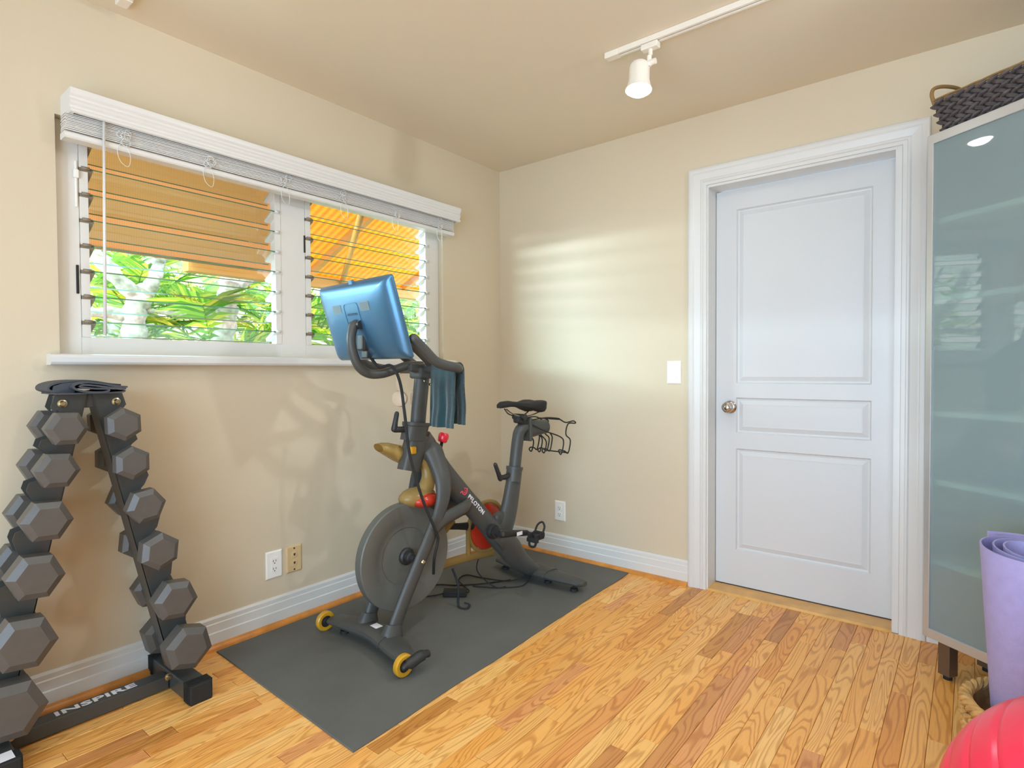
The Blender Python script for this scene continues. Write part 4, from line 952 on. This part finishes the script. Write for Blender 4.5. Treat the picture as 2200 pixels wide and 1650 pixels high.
# ------------------------------------------------------------------ dark woven basket on the cabinet
bk = thing('woven_basket', 'dark grey woven basket with a rope handle on top of the cabinet', 'basket', cbp(.0, .0, CZ1), rotz=ca+math.radians(3))
bx0, bx1, by0, by1, bh = .045, .52, .03, .24, .118
flare = .032
def wall_pt(s_, z):
    """s_: 0..1 round the rectangle; z: height"""
    k = (z/bh)*flare
    x0, x1, y0, y1 = bx0-k, bx1+k, by0-k*.6, by1+k*.6
    per = [(x0, y0), (x1, y0), (x1, y1), (x0, y1)]
    lens = [x1-x0, y1-y0, x1-x0, y1-y0]; tot = sum(lens); d = (s_ % 1)*tot
    for i in range(4):
        if d <= lens[i]:
            a = Vector(per[i]); c = Vector(per[(i+1) % 4]); dirv = (c-a).normalized(); nn = Vector((dirv.y, -dirv.x)); p = a+dirv*d; return p, dirv, nn
        d -= lens[i]
    return Vector(per[0]), Vector((1, 0)), Vector((0, -1))
q = MB()
rings = []
for z in (0.002, bh-.004):
    k = (z/bh)*flare; rings.append([(bx0-k+.006, by0-k*.6+.006, z), (bx1+k-.006, by0-k*.6+.006, z), (bx1+k-.006, by1+k*.6-.006, z), (bx0-k+.006, by1+k*.6-.006, z)])
q.loft(rings, False, False); q.add(rings[0], [(0, 1, 2, 3)])
part('liner', q, M_weave, bk)
q = MB(); rr = random.Random(3); rows = 8
for r_ in range(rows):
    z = .008+r_*(bh-.016)/(rows-1); nst = 46
    for i in range(nst):
        s_ = (i+.5*(r_ % 2))/nst; p, dv, nn = wall_pt(s_, z); tl = .021; sl = .010*(1 if r_ % 2 else -1)
        c = Vector((p.x+nn.x*.001, p.y+nn.y*.001, z)); D = Vector((dv.x*tl, dv.y*tl, sl)); Nw = Vector((nn.x, nn.y, 0))
        q.tube([c-D-Nw*.003, c-D*.5+Nw*.003, c+Nw*.006+Vector((0, 0, rr.uniform(-.001, .001))), c+D*.5+Nw*.003, c+D-Nw*.003], [.0022, .0062, .0075, .0062, .0022], n=6)
part('weave', q, M_weave, bk, kind='stuff')
q = MB()
for z in (bh-.001, bh+.006):
    pts = [];
    for i in range(60):
        p, dv, nn = wall_pt(i/60, bh); pts.append((p.x+rr.uniform(-.001, .001), p.y, z+rr.uniform(-.0012, .0012)))
    q.tube(pts, .0034, n=6, closed=True)
part('rim', q, M_strawdk, bk)
xl = bx0-flare
q = MB().tube(smooth_path([(xl+.002, .014, bh-.012), (xl-.008, .012, bh+.030), (xl-.006, .024, bh+.054), (xl+.002, .07, bh+.064), (xl+.008, .13, bh+.062), (xl+.008, .165, bh+.040), (xl+.006, .17, bh-.005)], 6), .0065, n=9); part('handle', q, M_strawdk, bk, label='twisted straw handle')

# ------------------------------------------------------------------ floor basket with rolled yoga mat
fbc = Vector((2.575, -.850, 0)); 
fb = thing('wicker_basket', 'tan braided wicker basket on the floor holding the yoga mat', 'basket', tuple(fbc))
q = MB().lathe([(.0005, .004), (.135, .004), (.150, .012), (.163, .10), (.172, .188), (.166, .188), (.157, .10), (.144, .014), (.0005, .010)], (0, 0, 0), (0, 0, 1), 40); part('liner', q, M_straw, fb)
q = MB(); rr = random.Random(5)
for r_ in range(8):
    z = .012+r_*.022; R_ = .152+.022*(z/.188); nst = 44
    for i in range(nst):
        a = 2*PI*(i+.5*(r_ % 2))/nst; c = Vector((R_*math.cos(a), R_*math.sin(a), z)); tv = Vector((-math.sin(a), math.cos(a), 0)); nv = Vector((math.cos(a), math.sin(a), 0))
        D = tv*.016+Vector((0, 0, .008))*(1 if r_ % 2 else -1)
        q.tube([c-D-nv*.002, c+nv*.006, c+D-nv*.002], [.003, .008, .003], n=6)
part('weave', q, M_straw, fb, kind='stuff')
q = MB()
for ph in (0, 2.1, 4.2):
    q.tube([((.168+.009*math.cos(14*a+ph))*math.cos(a), (.168+.009*math.cos(14*a+ph))*math.sin(a), .196+.009*math.sin(14*a+ph)) for a in [2*PI*i/168 for i in range(168)]], .0085, n=7, closed=True)
part('rim', q, M_straw, fb, label='braided rim')
q = MB(); NS_ = 150; turns = 3.6; rings = []
tk = .0045; mz0, mz1 = .018, .632
def sp(i, z):
    t = i/NS_; a = -turns*2*PI*t+2.2; f_ = (z-mz0)/(mz1-mz0)
    rad = (.112+.040*f_)*(1-.72*t**.62) if t > 0 else (.112+.040*f_)
    cx, cy = fbc.x-.022-.010*f_, fbc.y+.012
    return Vector((cx+rad*math.cos(a), cy+rad*math.sin(a), z-.010*f_*math.cos(a+1))), rad, a
lvl = [mz0, .15, .30, .45, .56, mz1]
rings = []
for i in range(NS_+1):
    o_, i_ = [], []
    for z in lvl:
        p, rad, a = sp(i, z); nv = Vector((math.cos(a), math.sin(a), 0)); o_.append(p+nv*tk/2); i_.append(p-nv*tk/2)
    rings.append(o_+i_[::-1])
q.loft(rings, True, True)
me_o = solo('yoga_mat', q, M_yoga, 'rolled lavender yoga mat standing in the wicker basket', 'yoga mat')

# ------------------------------------------------------------------ exercise ball
bc = Vector((2.640, -1.560, .281)); R_ = .280; prof_b = []
NB = 240
for i in range(NB+1):
    th_ = PI*i/NB; lat = math.degrees(th_); r = R_
    for g in range(24, 160, 12):
        d = abs(lat-g)
        if d < 2.2: r = R_-.0042*(1-d/2.2)
    prof_b.append((max(.0004, r*math.sin(th_)), -r*math.cos(th_)))
q = MB().lathe(prof_b, bc, (.80, -.22, .56), 80); solo('exercise_ball', q, M_ball, 'red ribbed inflatable exercise ball on the oak floor', 'exercise ball', base=(bc.x, bc.y, bc.z-R_))

# ------------------------------------------------------------------ garden outside the window
struct('garden_ground', MB().box(-9, -.145, -9, 9, -.5, -.2), M_ground, 'pale soil of the garden outside', 'ground')
struct('garden_wall', MB().box(-5.4, -5.2, -6, 8, -.2, 3.2), M_fence, 'pale pinkish wall at the end of the garden', 'garden wall')
aw = thing('awning', 'orange canvas awning on timber beams outside the right window bay', 'awning', (-.16, -.3, 1.9))
ay0, ay1 = -1.36, 2.2
def awp(x, z_off=0): return 2.36+(x+.16)*.42+z_off
q = MB().add([(-.16, ay0, awp(-.16)), (-1.40, ay0, awp(-1.40)), (-1.40, ay1, awp(-1.40)), (-.16, ay1, awp(-.16)), (-.16, ay0, awp(-.16)+.004), (-1.40, ay0, awp(-1.40)+.004), (-1.40, ay1, awp(-1.40)+.004), (-.16, ay1, awp(-.16)+.004)], [(0, 1, 2, 3), (4, 5, 6, 7), (0, 1, 5, 4), (1, 2, 6, 5), (2, 3, 7, 6), (3, 0, 4, 7)])
part('canvas', q, M_awning, aw, True)
for yy in (ay0+.02, -.55, .35, 1.25, 2.15):
    part('rafter', MB().prism([(-.15, yy, awp(-.15)-.004), (-1.38, yy, awp(-1.38)-.004), (-1.38, yy, awp(-1.38)-.05), (-.15, yy, awp(-.15)-.05)], (0, .04, 0)), M_awnbeam, aw, True)
part('front_beam', MB().rbox(-1.44, -1.36, ay0, ay1, awp(-1.40)-.09, awp(-1.40)-.004, .004), M_awnbeam, aw, True)
part('brace', MB().tube([(-.17, -.95, 2.02), (-1.36, -.25, 1.80)], [(.020, .022)]*2, n=4), M_awnbeam, aw, True)

X0 = -1.6
def tree(label, limbs, leaves, seed, dx=0):
    t = thing('frangipani_tree', label, 'tree', (X0+dx, limbs[0][0][0][0], -.2)); q = MB(); rr = random.Random(seed)
    for pts, r0, r1 in limbs:
        P = [(X0+dx+rr.uniform(-.04, .04)*(i > 0), y_, z_) for i, (y_, z_) in enumerate(pts)]; pp = smooth_path(P, 6); n_ = len(pp)
        q.tube(pp, [(r0+(r1-r0)*i/(n_-1))*(1+.12*math.sin(i*1.7+seed)) for i in range(n_)], n=12, dome=True)
    part('trunk', q, M_trunk, t, True)
    for (y_, z_) in leaves:
        k = MB()
        for j in range(7):
            a = j*.9+rr.random(); el = rr.uniform(.0, .8); L_ = rr.uniform(.10, .17); d = Vector((math.cos(a)*math.cos(el), math.sin(a)*math.cos(el), math.sin(el))); s_ = d.cross(Vector((0, 0, 1))).normalized()*L_*.2; c = Vector((X0+dx, y_, z_))
            k.add([c, c+d*L_*.5+s_, c+d*L_, c+d*L_*.5-s_], [(0, 1, 2, 3)])
        part('leaf_cluster', k, M_leaf, t, True)
    return t
tree('pale bare-limbed tree outside the left window bay forking in a wide fan', [
    ([(-1.56, -.2), (-1.55, .7), (-1.56, 1.15), (-1.57, 1.35), (-1.57, 1.53), (-1.52, 1.62)], .085, .055),
    ([(-1.52, 1.59), (-1.47, 1.71), (-1.42, 1.82), (-1.37, 1.90), (-1.27, 1.97), (-1.15, 2.06)], .044, .022),
    ([(-1.57, 1.47), (-1.69, 1.48), (-1.84, 1.48), (-2.2, 1.50)], .038, .022),
    ([(-1.53, 1.56), (-1.67, 1.68), (-1.75, 1.78), (-1.79, 1.88), (-1.84, 2.02)], .046, .040),
    ([(-1.42, 1.83), (-1.51, 1.89), (-1.58, 1.94), (-1.64, 2.05)], .020, .014)], [(-1.66, 1.90), (-1.78, 1.82), (-1.68, 1.78), (-1.2, 2.0)], 1)
tree('pale thick-trunked tree behind the middle of the left window bay', [
    ([(-1.06, -.2), (-1.06, .6), (-1.05, 1.12), (-1.04, 1.31), (-1.03, 1.51), (-1.01, 1.67), (-1.0, 1.80), (-1.01, 1.95), (-1.03, 2.2)], .085, .055),
    ([(-1.01, 1.70), (-.9, 1.76), (-.77, 1.83), (-.55, 1.96), (-.31, 2.06)], .045, .03),
    ([(-1.06, 1.49), (-1.19, 1.50), (-1.33, 1.50), (-1.50, 1.51)], .022, .014)], [(-.4, 2.0), (-.6, 1.9)], 2)
tree('mottled grey trunk standing behind the fan-limbed tree', [([(-1.30, -.2), (-1.30, 1.0), (-1.29, 1.9), (-1.28, 2.8)], .085, .075)], [], 3, dx=-1.15)
# palms: each frond is a part; meshes are shared
def frond_mesh(seed, L_=1.15, nl=26):
    rr = random.Random(seed); q = MB(); pts = [Vector((L_*t, 0, .45*L_*t-.75*L_*t*t)) for t in [i/12 for i in range(13)]]
    q.tube(pts, [.010*(1-.8*i/12) for i in range(13)], n=5)
    for i in range(nl):
        t = .14+.86*i/nl; p = Vector((L_*t, 0, .45*L_*t-.75*L_*t*t)); ll = .34*math.sin(PI*(.12+.85*t))*L_*rr.uniform(.85, 1.1)
        for s_ in (-1, 1):
            d = Vector((.75, s_*.8, rr.uniform(-.25, .12))).normalized()*ll; w_ = Vector((.011, -s_*.004, .004))
            q.add([p-w_, p+d*.5-w_*1.2+Vector((0, 0, .015)), p+d+Vector((0, 0, -.04*ll)), p+d*.5+w_*1.2+Vector((0, 0, .015)), p+w_], [(0, 1, 2, 3, 4)])
    return q.mesh('frond', M_frond)
FM = [frond_mesh(s) for s in (1, 2, 3)]
def palm(label, x, y, z, nf, seed, sc=1.0, canes=3):
    t = thing('areca_palm', label, 'palm', (x, y, -.2)); rr = random.Random(seed)
    for k in range(canes):
        a = rr.random()*6.28; part('cane', MB().tube(smooth_path([(.05*math.cos(a), .05*math.sin(a), 0), (.10*math.cos(a), .10*math.sin(a), (z+.2)*.6), (.14*math.cos(a), .14*math.sin(a), z+.25)], 4), [.022-.001*i for i in range(9)], n=8), M_cane, t)
    for k in range(nf):
        o = link('frond', rr.choice(FM), t); a = 2*PI*k/nf+rr.uniform(-.3, .3)
        o.location = (.08*math.cos(a), .08*math.sin(a), z+.2+rr.uniform(-.35, .3)); o.rotation_euler = (rr.uniform(-.3, .3), rr.uniform(-.9, -.05), a); s_ = sc*rr.uniform(.75, 1.1); o.scale = (s_, s_, s_)
M_cane = mat('palm_cane', '#C8B848', .5, var=.2, vscale=10)
plist = [('leafy palm filling the far left of the window view', -2.6, -1.25, 1.35, 11, 1), ('low yellow-green palm behind the fan-limbed tree', -2.2, -.85, 1.15, 11, 2), ('palm with golden canes right of the thick trunk', -2.3, -.15, 1.30, 12, 3),
         ('tall palm under the awning edge', -2.6, .55, 1.45, 12, 4), ('wide palm seen beside the bike screen', -2.1, 1.15, 1.25, 12, 5), ('palm at the far right of the window view', -2.5, 2.0, 1.5, 12, 6),
         ('palm near the garden wall behind the thick trunk', -3.7, .2, 1.7, 11, 7), ('palm near the garden wall on the right', -3.8, 1.7, 1.9, 11, 8), ('palm near the garden wall on the left', -3.7, -1.0, 1.7, 11, 9), ('palm at the end of the garden behind the awning', -3.9, 3.1, 1.9, 11, 10)]
for lb, x, y, z, nf, sd_ in plist: palm(lb, x, y, z, nf, sd_)
